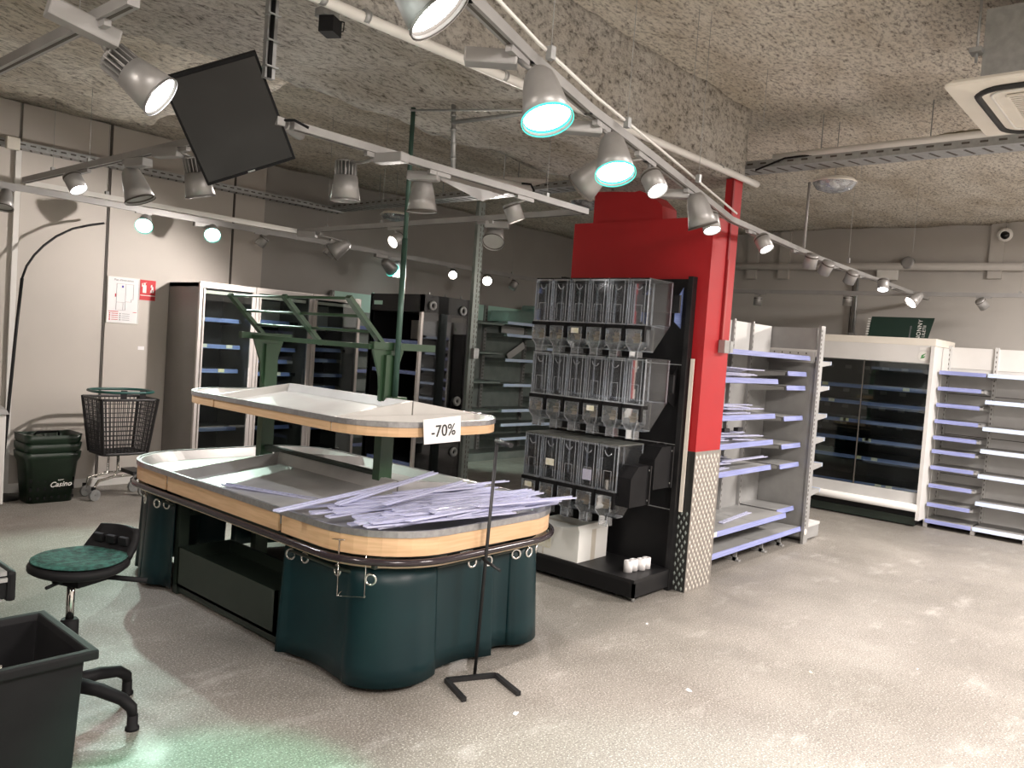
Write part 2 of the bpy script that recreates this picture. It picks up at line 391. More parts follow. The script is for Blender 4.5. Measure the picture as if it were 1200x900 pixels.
# left wall: panels with recessed seams, then the bare taupe wall
wl = struct(MB().box((-3.5, YL, 0), (XR, YL+0.15, ZC+0.1)).build('wall_left', 'taupe'))
xs = [-3.5, -1.2, 0.0, 1.2, 2.41, 3.16, 4.42, 4.78]
pan = {}
for a, b in zip(xs, xs[1:]):
    MB().box((a+0.012, YL-0.03, 0.0), (b-(0.012 if b < 4.7 else 0), YL, ZC)).build('wall_panel', 'panel', wl, bevel=0.004)
MB().box((3.155-0.009, YL-0.036, 0), (3.155+0.009, YL-0.002, ZC)).build('seam_batten', 'seam', wl)
MB().box((4.42-0.009, YL-0.036, 0), (4.42+0.009, YL-0.002, ZC)).build('seam_batten', 'seam', wl)
wr = struct(MB().box((XR, -3.5, 0), (XR+0.15, YL, ZC+0.1)).build('wall_right', 'greywall'))
for y in (7.0, 4.9, 4.45, 1.98, -0.5):
    MB().box((XR-0.05, y-0.07, 2.75), (XR, y+0.07, ZC)).build('pilaster', 'greywall', wr)
wb = struct(MB().box((-3.65, -3.5, 0), (-3.5, YL, ZC+0.1)).build('wall_back', 'greywall'))
wn = struct(MB().box((-3.5, -3.65, 0), (XR, -3.5, ZC+0.1)).build('wall_near', 'greywall'))
bb = struct(MB().box((-3.5, YL-0.045, 0), (3.6, YL-0.03, 0.08)).build('baseboard_left', 'whiteplastic'))

# added glowing panels, out of view, that carry the fill lights set at the top
for i, (x, y, s, e, c) in enumerate(FILL_LIGHTS):
    t = thing('fill_panel', ('added square fill panel left of the checkout behind the camera', 'added square fill panel above the open floor behind the camera',
        'added square fill panel at the right end of the shop behind the camera', 'small added square fill panel by the end wall')[i], 'ceiling light', (x, y, 3.19))
    MB().cbox((0, 0, 0.09), (s+0.08, s+0.08, 0.15)).build('housing', 'whiteplastic', t)
    MB().cbox((0, 0, 0.008), (s, s, 0.01)).build('diffuser', 'fillglow', t)

# ================================================================ the produce island
isl = thing('produce_island', 'long rounded produce island with steel trays, beech bands and teal vinyl skirts', 'display stand', (2.9, 3.9, 0))
X0, X1, Y0, Y1 = 2.19, 3.62, 2.58, 5.20
YA, YB = 3.33, 4.49
OUT = rr(X0, X1, Y0, Y1, 0.42, 10)
def clip_out(path, y0, y1):
    """part of the outline between two y values as polygons (convex clip)"""
    def cut(poly, yy, keep_above):
        res = []
        for i in range(len(poly)):
            a, b = poly[i], poly[(i+1) % len(poly)]
            ia = (a[1] >= yy) == keep_above; ib = (b[1] >= yy) == keep_above
            if ia: res.append(a)
            if ia != ib:
                t = (yy-a[1])/(b[1]-a[1]); res.append((a[0]+(b[0]-a[0])*t, yy))
        return res
    return cut(cut(path, y0, True), y1, False)
def ridge(x, z, rise, cx=2.93, hw=0.72): return z + rise*max(0, 1-abs(x-cx)/hw)
def tray(name, poly, z, rise, mats, parent, cx=2.93, depth=0.05, inset=0.055, hw=0.72):
    mb = MB(); bm = mb.bm; n = len(poly)
    ccx = sum(p[0] for p in poly)/n; ccy = sum(p[1] for p in poly)/n
    w2 = max(p[0] for p in poly)-min(p[0] for p in poly); h2 = max(p[1] for p in poly)-min(p[1] for p in poly)
    mx = (max(p[0] for p in poly)+min(p[0] for p in poly))/2; my = (max(p[1] for p in poly)+min(p[1] for p in poly))/2
    fx = 1-2*inset/w2; fy = 1-2*inset/h2
    A = [bm.verts.new((x, y, ridge(x, z, rise, cx, hw)+0.004)) for x, y in poly]
    B = [bm.verts.new((mx+(x-mx)*(1-0.012/w2*2), my+(y-my)*(1-0.012/h2*2), ridge(x, z, rise, cx, hw)+0.004)) for x, y in poly]
    D = [bm.verts.new((mx+(x-mx)*fx, my+(y-my)*fy, ridge(mx+(x-mx)*fx, z, rise, cx, hw)-depth)) for x, y in poly]
    E = [bm.verts.new((x, y, z-depth-0.02)) for x, y in poly]
    for i in range(n):
        j = (i+1) % n
        bm.faces.new([A[i], A[j], B[j], B[i]]); bm.faces.new([B[i], B[j], D[j], D[i]]); bm.faces.new([E[i], E[j], A[j], A[i]])
    # floor as a fan so that it may slope
    c = bm.verts.new((mx, my, ridge(mx, z, rise, cx, hw)-depth)); c2 = bm.verts.new((mx, my, z-depth-0.02))
    for i in range(n):
        j = (i+1) % n; bm.faces.new([D[i], D[j], c]); bm.faces.new([E[j], E[i], c2])
    return mb.build(name, mats, parent, world=True)
def half(poly, cx, left):
    res = []
    for i in range(len(poly)):
        a, b = poly[i], poly[(i+1) % len(poly)]
        ia = (a[0] <= cx) == left; ib = (b[0] <= cx) == left
        if ia: res.append(a)
        if ia != ib:
            t = (cx-a[0])/(b[0]-a[0]); res.append((cx, a[1]+(b[1]-a[1])*t))
    return res
inner = rr(X0+0.012, X1-0.012, Y0+0.012, Y1-0.012, 0.41, 10)
ZR = 0.735
tray('end_tray', clip_out(inner, Y0, YA-0.004), ZR, 0.0, 'tray', isl)
tray('end_tray', clip_out(inner, YB+0.004, Y1), ZR, 0.0, 'tray', isl)
tray('side_tray', half(clip_out(inner, YA+0.004, YB-0.004), 2.93, True), ZR, 0.075, 'tray', isl)
tray('side_tray', half(clip_out(inner, YA+0.004, YB-0.004), 2.94, False), ZR, 0.075, 'tray', isl)
def band_parts(name, outline, gaps, prof, mat, parent, gapw=0.012):
    """sweep round the outline, cut where it crosses the given y values"""
    n = len(outline); runs = []; cur = []
    # densify
    pts = []
    for i in range(n):
        a, b = outline[i], outline[(i+1) % n]; k = max(1, int(math.dist(a, b)/0.06))
        for t in range(k): pts.append((a[0]+(b[0]-a[0])*t/k, a[1]+(b[1]-a[1])*t/k))
    seg = lambda p: sum(p[1] > g for g in gaps) if gaps else 0
    key = lambda p: (seg(p), (p[0] > (min(q[0] for q in pts)+max(q[0] for q in pts))/2) if 0 < seg(p) < len(gaps) else 0)
    # start at a change
    st = next((i for i in range(len(pts)) if key(pts[i]) != key(pts[i-1])), 0)
    pts = pts[st:]+pts[:st]
    for p in pts:
        if cur and key(p) != key(cur[-1]): runs.append(cur); cur = []
        cur.append(p)
    runs.append(cur)
    for i, r in enumerate(runs):
        nx = runs[(i+1) % len(runs)][0]; last = r[-1]; L = math.dist(last, nx)
        r = r + [(last[0]+(nx[0]-last[0])*(L-gapw)/L, last[1]+(nx[1]-last[1])*(L-gapw)/L)]
        MB().band(r, prof, closed=False).build(name, mat, parent, world=True)
# steel rim, wood bands, bumper
MB().band(OUT, [(-0.012, 0.715), (0.004, 0.715), (0.004, 0.745), (-0.012, 0.745)]).build('steel_rim', 'rim', isl, world=True)
band_parts('wood_band', OUT, [YA, YB], [(-0.02, 0.63), (-0.002, 0.63), (-0.002, 0.714), (-0.02, 0.714)], 'wood', isl, 0.03)
MB().band(OUT, [(-0.035, 0.63), (-0.022, 0.63), (-0.022, 0.712), (-0.035, 0.712)]).build('band_backing', 'greendark', isl, world=True)
MB().tube([(x, y, 0.607) for x, y in rr(X0-0.015, X1+0.015, Y0-0.015, Y1+0.015, 0.43, 14)], 0.016, 10, closed=True).build('bumper', 'bumper', isl, world=True)
MB().band(OUT, [(-0.06, 0.565), (-0.008, 0.575), (-0.008, 0.59), (-0.06, 0.59)]).build('edge_board', 'woodend', isl, world=True)
MB().box((X0+0.10, Y0+0.14, 0.57), (X1-0.10, Y1-0.14, 0.62)).build('underframe', 'greendark', isl, world=True)
# legs, base rails, drawer
for x in (2.32, 3.46):
    for y in (YA+0.05, YB+0.03):
        MB().box((x-0.03, y-0.025, 0), (x+0.03, y+0.025, 0.60)).build('leg', 'greendark', isl, world=True)
for x in (2.32, 3.46):
    MB().box((x-0.02, YA, 0.012), (x+0.02, YB+0.05, 0.045)).build('base_rail', 'greendark', isl, world=True)
MB().beam((2.32, YB+0.03, 0.47), (3.46, YB+0.03, 0.47), 0.02, 0.025).build('cross_rail', 'greendark', isl, world=True)
MB().beam((2.32, YA+0.05, 0.47), (3.46, YA+0.05, 0.47), 0.02, 0.025).build('cross_rail', 'greendark', isl, world=True)
d = MB()
d.box((2.285, YA+0.13, 0.055), (2.30, YB-0.0, 0.285)); d.box((2.285, YA+0.13, 0.055), (2.62, YA+0.145, 0.285)); d.box((2.285, YB-0.015, 0.055), (2.62, YB, 0.285))
d.box((2.605, YA+0.13, 0.055), (2.62, YB, 0.285)); d.box((2.285, YA+0.13, 0.055), (2.62, YB, 0.07)); d.box((2.42, YA+0.145, 0.2), (2.61, YB-0.015, 0.215))
d.build('drawer_box', 'greendark', isl, world=True)
MB().box((3.08, YA+0.05, 0.04), (3.12, YB-0.2, 0.57)).build('back_board', 'blackboard', isl, world=True)
# curtains: corrugated vinyl on a rod with eyelets
CUR = rr(X0+0.065, X1-0.085, Y0+0.11, Y1-0.05, 0.28, 12)
def resample(path, n):
    L = [0]
    for a, b in zip(path, path[1:]): L.append(L[-1]+math.dist(a, b))
    out = []
    for i in range(n+1):
        t = L[-1]*i/n; k = max(j for j in range(len(L)) if L[j] <= t+1e-9); k = min(k, len(path)-2)
        u = (t-L[k])/max(1e-9, L[k+1]-L[k]); out.append((path[k][0]+(path[k+1][0]-path[k][0])*u, path[k][1]+(path[k+1][1]-path[k][1])*u))
    return out, L[-1]
def curtain(path, waves, amp, phase=0.0, z0=0.03, z1=0.565, flare=0.035, rings=True):
    pts, L = resample(path, 60); mb = MB(); n = len(pts); rows = 7
    def off(i, d):
        a = Vector(pts[max(0, i-1)]); b = Vector(pts[min(n-1, i+1)]); t = (b-a).normalized(); return (pts[i][0]+t.y*d, pts[i][1]-t.x*d)
    sgn = lambda u: math.copysign(abs(u)**0.6, u)
    G = []
    for r in range(rows):
        k = r/(rows-1); z = z1+(z0-z1)*k; row = []
        for i in range(n):
            s_ = math.sin(2*PI*waves*i/(n-1)+phase)
            x, y = off(i, amp*(0.75+0.45*k)*sgn(s_)+flare*k*0.6); row.append(mb.bm.verts.new((x, y, z)))
        G.append(row)
    for A, B in zip(G, G[1:]):
        for i in range(n-1): mb.bm.faces.new([A[i], A[i+1], B[i+1], B[i]]).smooth = True
    o = mb.build('curtain', 'curtain', isl, world=True)
    so = o.modifiers.new('thickness', 'SOLIDIFY'); so.thickness = 0.004
    if rings:
        for i in range(1, n-1):
            v = lambda j: math.sin(2*PI*waves*j/(n-1)+phase)
            if (v(i) >= 0) != (v(i+1) >= 0):
              for j in (i-6, i+7):
                j = min(max(j, 2), n-3)
                x, y = off(j, amp*0.75*sgn(v(j))+0.004); a = Vector(pts[max(0, j-1)]); b = Vector(pts[min(n-1, j+1)]); t = (b-a).normalized()
                dl = amp*0.75*(sgn(v(j+1))-sgn(v(j-1))); tt = (t*math.dist(pts[j-1], pts[j+1]) + Vector((t.y, -t.x))*dl).normalized()
                m4 = frame((x, y, z1-0.052), (tt.x, tt.y, 0), (0, 0, 1))
                g = MB(); g.tube([m4 @ Vector((0.024*math.cos(2*PI*q/14), 0.024*math.sin(2*PI*q/14), 0)) for q in range(14)], 0.007, 6, closed=True)
                g.build('eyelet', 'chrome', o, world=True)
    return o
def sub(path, f):
    return [p for p in path if f(p)]
# path order of rr: bottom right corner -> top right -> top left -> bottom left; walk the near end from left to right
nearL = [(CUR[0][0], CUR[0][1])]
ccw = CUR                                     # counter clockwise from the near right corner
k0 = len(ccw)
left = [(X0+0.085, YA-0.02)] + ccw[39:52]     # left side down to the near left corner
near = ccw[39:52]; nr = ccw[0:13]
full = [(X0+0.065, YA+0.01)] + near + nr + [(X1-0.085, YA-0.02)]
pts, L = resample(full, 200)
cut = lambda a, b: pts[int(a*200):int(b*200)+1]
curtain(cut(0.0, 0.395), 1.0, 0.042, PI*0.95)
curtain(cut(0.385, 0.565), 0.62, 0.030, PI*1.0)
curtain(cut(0.56, 0.64), 0.5, 0.034, PI)
curtain(cut(0.63, 1.0), 1.5, 0.034, -0.2)
farp = [(X1-0.085, YB+0.05)] + ccw[13:39] + [(X0+0.065, YB+0.03)]
pf, _ = resample(farp, 200); cf = lambda a, b: pf[int(a*200):int(b*200)+1]
curtain(cf(0.0, 0.2), 1.2, 0.028, 0.5); curtain(cf(0.21, 0.45), 1.4, 0.028, 1.4); curtain(cf(0.46, 0.74), 1.4, 0.028, 0.2)
curtain(cf(0.745, 0.885), 0.8, 0.030, 2.6); curtain(cf(0.88, 1.0), 0.8, 0.030, 0.5)
MB().tube([(x, y, 0.53) for x, y in full], 0.008, 8).build('curtain_rod', 'greendark', isl, world=True)
MB().tube([(x, y, 0.53) for x, y in farp], 0.008, 8).build('curtain_rod', 'greendark', isl, world=True)
# posts, brackets, upper tray
PX, PY1, PY2 = 2.95, 3.49, 4.70
for y in (PY1, PY2):
    p = MB().box((PX-0.045, y-0.03, 0.02), (PX+0.045, y+0.03, 1.50)).build('post', 'greendark' if False else 'green', isl, world=True)
    MB().prism([(PX-0.13, 1.54), (PX+0.10, 1.54), (PX+0.06, 1.42), (PX+0.055, 1.24), (PX-0.055, 1.24), (PX-0.07, 1.38)], -0.008, 0.008,
               Matrix.Translation((0, y, 0)) @ Matrix.Rotation(PI/2, 4, 'X')).build('bracket', 'green', isl, world=True)
    MB().box((PX-0.22 if y == PY2 else PX-0.13, y-0.02, 1.53), (PX+0.15 if y == PY2 else PX+0.33, y+0.02, 1.57)).build('cross_arm', 'green', isl, world=True)
MB().box((PX-0.15, PY1, 1.528), (PX-0.11, PY2, 1.556)).build('long_bar', 'green', isl, world=True)
for y in (PY1, 4.10, PY2):
    MB().beam((PX-0.02, y+0.012, 1.53), (PX-0.30, y+0.012, 1.80), 0.022, 0.045, (0, 1, 0)).build('slanted_arm', 'green', isl, world=True)
for k in (0.30, 0.60, 0.93):
    MB().tube([(PX-0.02-0.28*k, PY1-0.0, 1.53+0.27*k+0.012), (PX-0.02-0.28*k, PY2+0.02, 1.53+0.27*k+0.012)], 0.008, 8).build('rack_rod', 'green', isl, world=True)
MB().tube([(PX+0.02, PY1-0.045, 1.27), (PX+0.02, PY1-0.045, 2.15)], 0.021, 4).build('tall_pole', 'greenpole', isl, world=True)
MB().tube([(PX+0.02, PY1-0.045, 2.15), (PX+0.02, PY1-0.045, 2.87)], 0.017, 4).build('tall_pole', 'greenpole', isl, world=True)
MB().box((PX-0.03, PY1-0.09, 1.235), (PX+0.07, PY1-0.02, 1.27)).build('pole_foot', 'green', isl, world=True)
UX0, UX1, UY0, UY1 = 2.39, 3.42, 2.90, 4.88
UO = rr(UX0, UX1, UY0, UY1, 0.33, 10); ui = rr(UX0+0.01, UX1-0.01, UY0+0.01, UY1-0.01, 0.32, 10)
ZU = 1.185
tray('upper_end_tray', clip_out(ui, UY0, 3.245), ZU, 0.0, 'traywhite', isl, 2.93, 0.035, 0.04, 0.5)
tray('upper_end_tray', clip_out(ui, 4.425, UY1), ZU, 0.0, 'traywhite', isl, 2.93, 0.035, 0.04, 0.5)
tray('upper_side_tray', half(clip_out(ui, 3.253, 4.417), 2.93, True), ZU, 0.075, 'traywhite', isl, 2.93, 0.035, 0.04, 0.5)
tray('upper_side_tray', half(clip_out(ui, 3.253, 4.417), 2.94, False), ZU, 0.075, 'traywhite', isl, 2.93, 0.035, 0.04, 0.5)
MB().band(UO, [(-0.01, 1.168), (0.003, 1.168), (0.003, 1.195), (-0.01, 1.195)]).build('upper_steel_rim', 'rim', isl, world=True)
band_parts('upper_wood_band', UO, [3.25, 4.42], [(-0.018, 1.122), (-0.002, 1.122), (-0.002, 1.167), (-0.018, 1.167)], 'wood', isl, 0.016)
MB().band(UO, [(-0.03, 1.122), (-0.02, 1.122), (-0.02, 1.166), (-0.03, 1.166)]).build('upper_band_backing', 'greendark', isl, world=True)
MB().box((PX-0.02, PY1, 0.80), (PX+0.02, PY2, 0.835)).build('centre_bar', 'greendark', isl, world=True)
MB().box((2.6, 3.35, 1.11), (3.3, 4.4, 1.13)).build('upper_underframe', 'greendark', isl, world=True)

# price sign
q = ((2.665, 2.872, 1.212), (2.922, 2.872, 1.228), (2.929, 2.872, 1.096), (2.681, 2.872, 1.090))
mb = MB(); A = [Vector(p) for p in q]; nrm = (A[1]-A[0]).cross(A[3]-A[0]).normalized()*0.0015
mb.hexa([A[3]-nrm, A[2]-nrm, A[1]-nrm, A[0]-nrm, A[3]+nrm, A[2]+nrm, A[1]+nrm, A[0]+nrm])
t = thing('price_sign', 'white paper sign reading -70% hung on the upper tray of the island', 'sign', A[3])
mb.build('sheet', 'paper', t, world=True)
cc = (A[0]+A[1]+A[2]+A[3])/4; fx = (A[1]-A[0]).normalized(); fz = (A[0]-A[3]).normalized()
fm = frame(cc + Vector((0, -0.004, 0)), fx, fz); fm.translation = cc + fm.to_3x3() @ Vector((0.005, -0.004, 0.004))
text('lettering', '-70%', 0.085, 'ink', t, t.matrix_basis.inverted() @ fm)

# price rails heaped on the near end tray (clear lilac plastic)
def rail_mesh(L, w=0.038):
    mb = MB(); n = 2
    mb.hexa([(-L/2, -w/2, 0), (L/2, -w/2, 0), (L/2, w/2, 0.0), (-L/2, w/2, 0.0), (-L/2, -w/2, 0.0015), (L/2, -w/2, 0.0015), (L/2, w/2, 0.0015), (-L/2, w/2, 0.0015)])
    mb.box((-L/2, -w/2, 0), (L/2, -w/2+0.0015, 0.008)); mb.box((-L/2, w/2-0.0015, 0), (L/2, w/2, 0.008))
    mb.box((-L/2, w/2-0.007, 0.008), (L/2, w/2, 0.0095)); mb.box((-L/2, -0.001, 0.001), (L/2, 0.001, 0.004))
    o = mb.build('price_rail', 'lilac'); me = o.data; bpy.data.objects.remove(o); return me
RM = [rail_mesh(L) for L in (0.5, 0.66, 0.85, 1.0)]
rnd = random.Random(5)
heap = []
for k in range(70):
    layer = k/70
    me = RM[rnd.choice([0, 1, 1, 2, 2])]
    o = bpy.data.objects.new('price_rail', me); C.objects.link(o)
    x = rnd.uniform(2.50, 3.26); y = rnd.uniform(2.64, 3.20)
    a = rnd.gauss(R(-3), R(6))
    o.matrix_basis = Matrix.Translation((x, y, 0.748+layer*0.032+rnd.uniform(0, 0.004))) @ Matrix.Rotation(a, 4, 'Z') @ Matrix.Rotation(rnd.gauss(0, 0.02), 4, 'Y') @ Matrix.Rotation(rnd.uniform(-0.2, 0.2), 4, 'X')
    tag(o, 'clear lilac plastic price rail in the heap on the near end of the island', 'price rail', 'price rails heaped on the island end tray')
for (p, q_, lab, i) in (((2.868, 3.000, 0.855), (3.013, 3.068, 0.914), 'clear price rail sticking up out of the heap beside the dark post', 0),
                    ((1.983, 3.029, 0.800), (2.821, 3.350, 0.800), 'long price rail overhanging the left edge of the island tray', 2)):
    p, q_ = Vector(p), Vector(q_); d = (q_-p).normalized(); me = RM[i]
for lab, p, q_, i in (('clear price rail jutting furthest left over the island front edge', (2.011, 3.085, 0.790), (3.087, 3.268, 0.830), 2),
                     ('clear price rail propped up at the back of the heap beside the dark post', (2.333, 3.070, 0.790), (3.032, 3.093, 0.900), 1),
                     ('pale curled price rail crossing the top of the heap', (2.450, 2.870, 0.815), (2.758, 2.847, 0.860), 0),
                     ('price rail at the right end of the heap jutting over the rim', (2.876, 2.667, 0.800), (3.235, 2.609, 0.800), 1),
                     ('price rail lying alone in the empty front tray', (2.343, 4.124, 0.710), (2.529, 3.514, 0.715), 2)):
    p, q_ = Vector(p), Vector(q_); o = bpy.data.objects.new('price_rail', RM[i]); C.objects.link(o)
    L = (0.5, 0.66, 0.85)[i]; d = (q_-p).normalized(); c = p + d*L/2
    o.matrix_basis = frame(c, d, Vector((0, 0, 1)).cross(d)); tag(o, lab, 'price rail')
# wire sign holder hooked on the near left corner
t = thing('wire_holder', 'thin bent wire sign holder hanging on the front of the island', 'wire rack', (2.232, 2.818, 0.740))
wv = lambda pts_: MB().tube([Vector(p)-Vector(t.location) for p in pts_], 0.0028, 6)
TL, TR_, BL, BR, = (2.206, 2.870, 0.686), (2.275, 2.764, 0.684), (2.209, 2.868, 0.431), (2.278, 2.761, 0.438)
TL2, TR2, BL2, BR2 = (2.324, 2.943, 0.683), (2.369, 2.868, 0.681), (2.315, 2.950, 0.422), (2.384, 2.856, 0.425)
t.matrix_basis = Matrix.Translation(TL)
wv([TL, BL, BR, TR_]).build('front_loop', 'chrome', t)
wv([TL2, BL2, BL]).build('side_wire', 'chrome', t); wv([TR2, BR2, BR]).build('side_wire', 'chrome', t)
wv([(2.203, 2.922, 0.679), TL, (2.294, 2.775, 0.683), (2.362, 2.782, 0.692), (2.372, 2.866, 0.681), (2.236, 2.948, 0.677)]).build('hook_frame', 'chrome', t)

# black metal stand with two hooks
s0 = Vector((2.824, 2.563, 0.000)); 
t = thing('sign_stand', 'slender black metal stand with two hooks and a U shaped foot', 'stand', (s0.x, s0.y, 0))
MB().tube([s0, (2.841, 2.538, 1.160)], 0.011, 4).build('upright', 'blackmetal', t, world=True)
a, b, c_, d_ = (2.581, 2.394, 0.012), (2.664, 2.595, 0.012), (2.890, 2.485, 0.012), (2.818, 2.276, 0.012)
fb = MB()
for p, q_ in ((a, b), (b, c_), (c_, d_)): fb.beam(p, q_, 0.022, 0.02)
fb.build('foot', 'blackmetal', t, world=True)
MB().tube([(2.839, 2.541, 1.144), (2.772, 2.390, 1.147)], 0.012, 10).build('hook', 'blackmetal', t, world=True)
MB().tube([(2.830, 2.566, 0.571), (2.796, 2.423, 0.553)], 0.007, 8).build('hook', 'blackmetal', t, world=True)
# ================================================================ left foreground
t = thing('plastic_bin', 'large open black plastic bin at the lower left corner', 'bin', (0.72, 2.67, 0))
x0, x1, y0, y1, h = 0.36, 1.02, 2.455, 2.905, 0.6
mb = MB(); pr = lambda k, z: [(x0+k, y0+k, z), (x1-k, y0+k, z), (x1-k, y1-k, z), (x0+k, y1-k, z)]
bm = mb.bm; L = [[bm.verts.new(p) for p in pr(k, z)] for k, z in ((0.055, 0), (0.03, h-0.03), (0.0, h-0.03), (0.0, h), (0.028, h), (0.034, h-0.02), (0.06, 0.02))]
for A_, B_ in zip(L, L[1:]):
    for i in range(4): bm.faces.new([A_[i], A_[(i+1)%4], B_[(i+1)%4], B_[i]])
bm.faces.new(L[0]); bm.faces.new(L[-1])
mb.build('body', 'black', t, world=True, bevel=0.006)
MB().tube([(0.80, 2.60, 0.50), (0.80, 2.60, 0.56)], 0.005, 6).build('latch_pin', 'chrome', t, world=True)
# saddle stool
sc = Vector((1.25, 3.30, 0))
t = thing('work_stool', 'swivel work stool with green padded seat and low black back', 'stool', sc)
mb = MB(); 
for a in (10, 82, 154, 226, 298):
    a = R(a-66); d = Vector((math.cos(a), math.sin(a), 0))
    mb.tube([sc+d*0.03+Vector((0,0,0.15)), sc+d*0.14+Vector((0,0,0.14)), sc+d*0.24+Vector((0,0,0.115)), sc+d*0.28+Vector((0,0,0.085)), sc+d*0.285+Vector((0,0,0.05))], 0.02, 8, radii=[0.03, 0.027, 0.024, 0.022, 0.018])
mb.build('star_base', 'black', t, world=True)
for a in (10, 82, 154, 226, 298):
    a = R(a-66); d = Vector((math.cos(a), math.sin(a), 0))
    MB().lathe([(0.026, 0), (0.026, 0.012), (0.02, 0.014), (0.02, 0.06)], 14, Matrix.Translation(sc+d*0.285), True, True).build('foot_glide', 'black', t, world=True)
MB().lathe([(0.034, 0.12), (0.034, 0.40), (0.028, 0.41)], 16, Matrix.Translation(sc), True, True).build('column', 'black', t, world=True)
MB().lathe([(0.015, 0.40), (0.015, 0.57)], 12, Matrix.Translation(sc), True, True).build('piston', 'chrome', t, world=True)
sm = Matrix.Translation(sc + Vector((0.045, 0.01, 0.60))) @ Matrix.Rotation(R(22), 4, 'Z')
def seatpad(z0, z1, k, name, mat, dome=0):
    mb = MB(); N = 28; outl = []
    for i in range(N):
        a = 2*PI*i/N; rx, ry = 0.19*k, 0.175*k
        x = rx*math.cos(a); y = ry*math.sin(a)*(1-0.18*math.cos(a)); outl.append((x, y))
    def ring(s, z): return [mb.bm.verts.new(sm @ Vector((x*s, y*s, z))) for x, y in outl]
    rs = [ring(0.90, z0), ring(1.0, z0+0.012), ring(1.0, z1-0.010), ring(0.95, z1), ring(0.6, z1+dome*0.6), ring(0.25, z1+dome)]
    for A_, B_ in zip(rs, rs[1:]):
        for i in range(N): mb.bm.faces.new([A_[i], A_[(i+1)%N], B_[(i+1)%N], B_[i]]).smooth = True
    mb.bm.faces.new(rs[0][::-1]); mb.bm.faces.new(rs[-1])
    return mb.build(name, mat, t, world=True)
seatpad(-0.005, 0.035, 1.0, 'seat_shell', 'black'); seatpad(0.034, 0.052, 0.955, 'seat_cushion', 'fabric', -0.006)
mb = MB(); g = []
for j in range(7):
    u = j/6; row = []
    for i in range(9):
        v = (i/8-0.5); x = 0.135+0.045*u+0.03*math.sin(u*2); wdt = 0.25*(1-0.22*u*u); curve = -0.09*(v*v)
        row.append(mb.bm.verts.new(sm @ Vector((x+curve, v*wdt, 0.02+0.115*u))))
    g.append(row)
for A_, B_ in zip(g, g[1:]):
    for i in range(8): mb.bm.faces.new([A_[i], A_[i+1], B_[i+1], B_[i]]).smooth = True
o = mb.build('backrest', 'black', t, world=True); so = o.modifiers.new('thickness', 'SOLIDIFY'); so.thickness = 0.022
for k in range(3):
    MB().cbox((0.148, -0.065+0.065*k, 0.07), (0.02, 0.045, 0.035), sm @ Matrix.Rotation(R(-8), 4, 'Y')).build('back_pad', 'black', t, world=True, bevel=0.006)
MB().cbox((0, 0, -0.03), (0.17, 0.14, 0.045), sm).build('mechanism', 'black', t, world=True, bevel=0.01)
MB().tube([sm @ Vector((0.03, -0.06, -0.03)), sm @ Vector((0.13, -0.20, -0.05))], 0.011, 8).build('lever', 'black', t, world=True)
MB().tube([sm @ Vector((-0.03, 0.02, -0.03)), sm @ Vector((-0.19, -0.03, -0.025))], 0.007, 8).build('lever', 'black', t, world=True)
# checkout counter end
t = thing('checkout_counter', 'rounded black end of a checkout counter with metal trim at the left edge', 'counter', (0.5, 3.4, 0))
MB().box((-0.1, 3.08, 0.60), (0.965, 3.75, 0.685)).build('body', 'black', t, world=True, bevel=0.01)
MB().box((-0.1, 3.075, 0.685), (0.955, 3.745, 0.70)).build('top', 'rim', t, world=True)
MB().box((0.955, 3.07, 0.592), (0.985, 3.755, 0.70)).build('end_cap', 'black', t, world=True, bevel=0.012)
MB().box((-0.1, 3.066, 0.665), (0.955, 3.078, 0.68)).build('trim_strip', 'alu', t, world=True)
MB().box((-0.1, 3.066, 0.598), (0.94, 3.078, 0.606)).build('trim_strip', 'alu', t, world=True)
MB().box((-0.1, 3.2, 0), (0.6, 3.7, 0.60)).build('pedestal', 'black', t, world=True)
# ice cream freezer edge
t = thing('chest_freezer', 'white chest freezer with a red panel cut by the left picture edge', 'freezer', (1.7, 7.3, 0))
MB().box((1.1, 7.13, 0.06), (2.165, 7.62, 0.78)).build('body', 'fridgewhite', t, world=True, bevel=0.01)
MB().hexa([(1.1, 7.11, 0.78), (2.18, 7.11, 0.78), (2.18, 7.64, 0.78), (1.1, 7.64, 0.78), (1.1, 7.13, 0.82), (2.16, 7.13, 0.82), (2.16, 7.62, 0.90), (1.1, 7.62, 0.90)]).build('lid', 'railmetal', t, world=True)
MB().box((1.3, 7.122, 0.25), (2.10, 7.13, 0.66)).build('red_panel', 'red', t, world=True, bevel=0.003)
MB().box((1.3, 7.122, 0.20), (2.11, 7.13, 0.225)).build('black_strip', 'ink', t, world=True)
for x in (1.2, 2.1):
    MB().lathe([(0.03, 0), (0.03, 0.06)], 12, Matrix.Translation((x, 7.2, 0)), True, True).build('castor', 'black', t, world=True)
